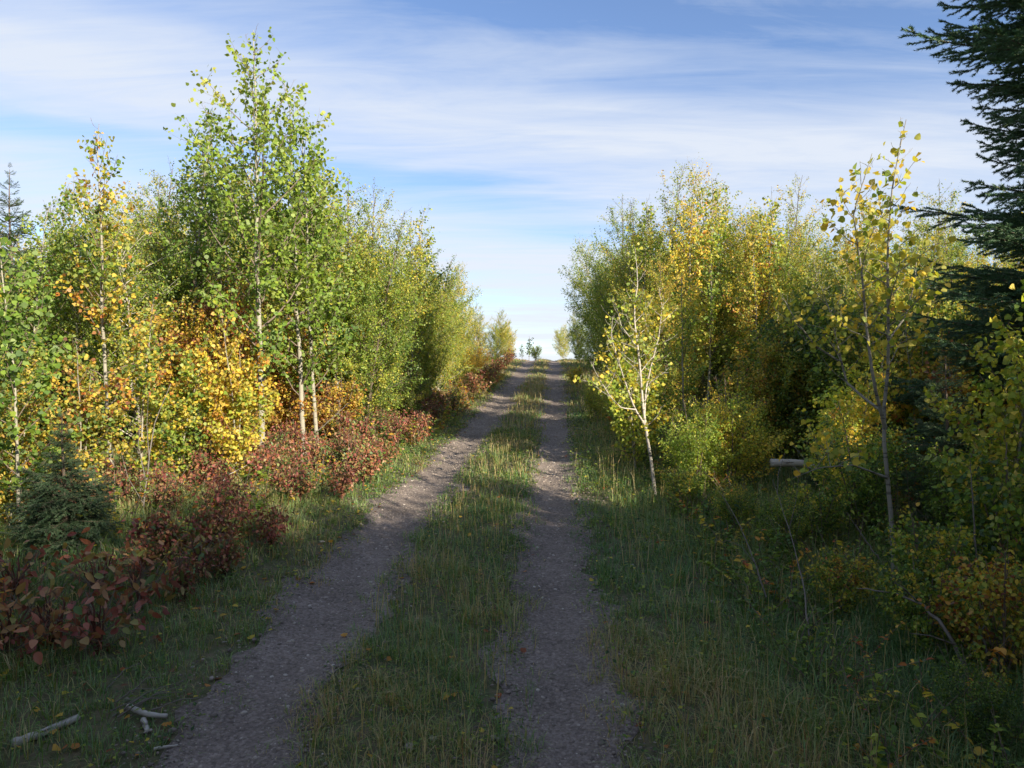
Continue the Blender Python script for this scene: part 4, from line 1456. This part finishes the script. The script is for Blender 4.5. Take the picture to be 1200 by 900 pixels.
def on_ground(px, py):
    """the ground point seen at a pixel of the photograph"""
    d = 1.0
    for _ in range(4000):
        x = (px - 600) / F * d
        if CAM_H + (450 - py) / F * d <= H1(x, d):
            break
        d += .01
    return np.array([x, d, H1(x, d)])


def log_on_ground(pxs, r, label, seed, lift=.02):
    pts = [on_ground(*p) + np.array([0, 0, lift + r]) for p in pxs]
    return stem_thing('birch_log', label, pts, r, M_LOG, cat='log', sides=12, group='birch pieces on the left verge', seed=seed, taper=.25, jit=.10)


a = log_on_ground([(14, 878), (48, 866), (92, 846)], .018, 'thin broken birch log on the ground in the bottom left corner', 11, .0)
b = log_on_ground([(150, 838), (170, 846), (196, 848)], .012, 'short white birch stick right of the broken log', 12, .02)
c = log_on_ground([(168, 848), (173, 862)], .012, 'white birch stub sticking up beside the short stick', 13, .0)
b = log_on_ground([(180, 884), (196, 881), (208, 880)], .006, 'pale splinter of wood at the edge of the left wheel track', 14, .01)
pl = [W3(903, 542, 7.6), W3(945, 543, 7.6), W3(1000, 575, 7.4), W3(1032, 600, 7.1)]
stem_thing('pale_log', 'pale leaning log, its broken end showing in the undergrowth left of the near aspen', pl, .040, M_BIRCH, cat='log', sides=12, seed=10, taper=.15, jit=.06)
rg = np.random.default_rng(77)
for k in range(9):
    p = on_ground(120 + 45 * rg.random(), 815 + 40 * rg.random())
    a_ = rg.uniform(.2, 1.3)
    l = rg.uniform(.12, .35)
    q = p + np.array([math.cos(a_) * l, math.sin(a_) * l, rg.uniform(.03, .10)])
    stem_thing('fallen_twig', 'dry grey twig in the small heap beside the birch pieces', [p + np.array([0, 0, .02]), (p + q) / 2 + np.array([0, 0, .04]), q], .0035, M_DEAD, cat='twig',
               group='dry twigs heaped at the left verge', seed=80 + k)

# small sapling standing on the crest, against the sky
PROTO['crest'] = grow_tree('aspen_sapling', 141, 1.6, 18, .45, .085, 'round', 14, M_TWIG, trunk_r=.012, low=.2, twigs=3)
PH['crest'] = 1.6
tree_at('crest', 620, 41, 394, 'small dark sapling alone against the sky on the crest between the tracks', None, .12, .4, .8)
place('crest', (at(612, 41)[0], 41.3, H1(at(612, 41)[0], 41.3)), 1.0, .6, 'low dark sapling left of the lone one on the crest', 'tree', None, (.15, .4, .8))
tree_at('shrubB', 628, 42, 404, 'low green bush right of the lone sapling on the crest', None, .36, .4, 1.0, cat='bush')

print('objects', len(bpy.data.objects), 'tris(meshes)', sum(sum(max(0, p.loop_total - 2) for p in m.polygons) if len(m.polygons) < 50000 else len(m.polygons) * 2 for m in bpy.data.meshes))
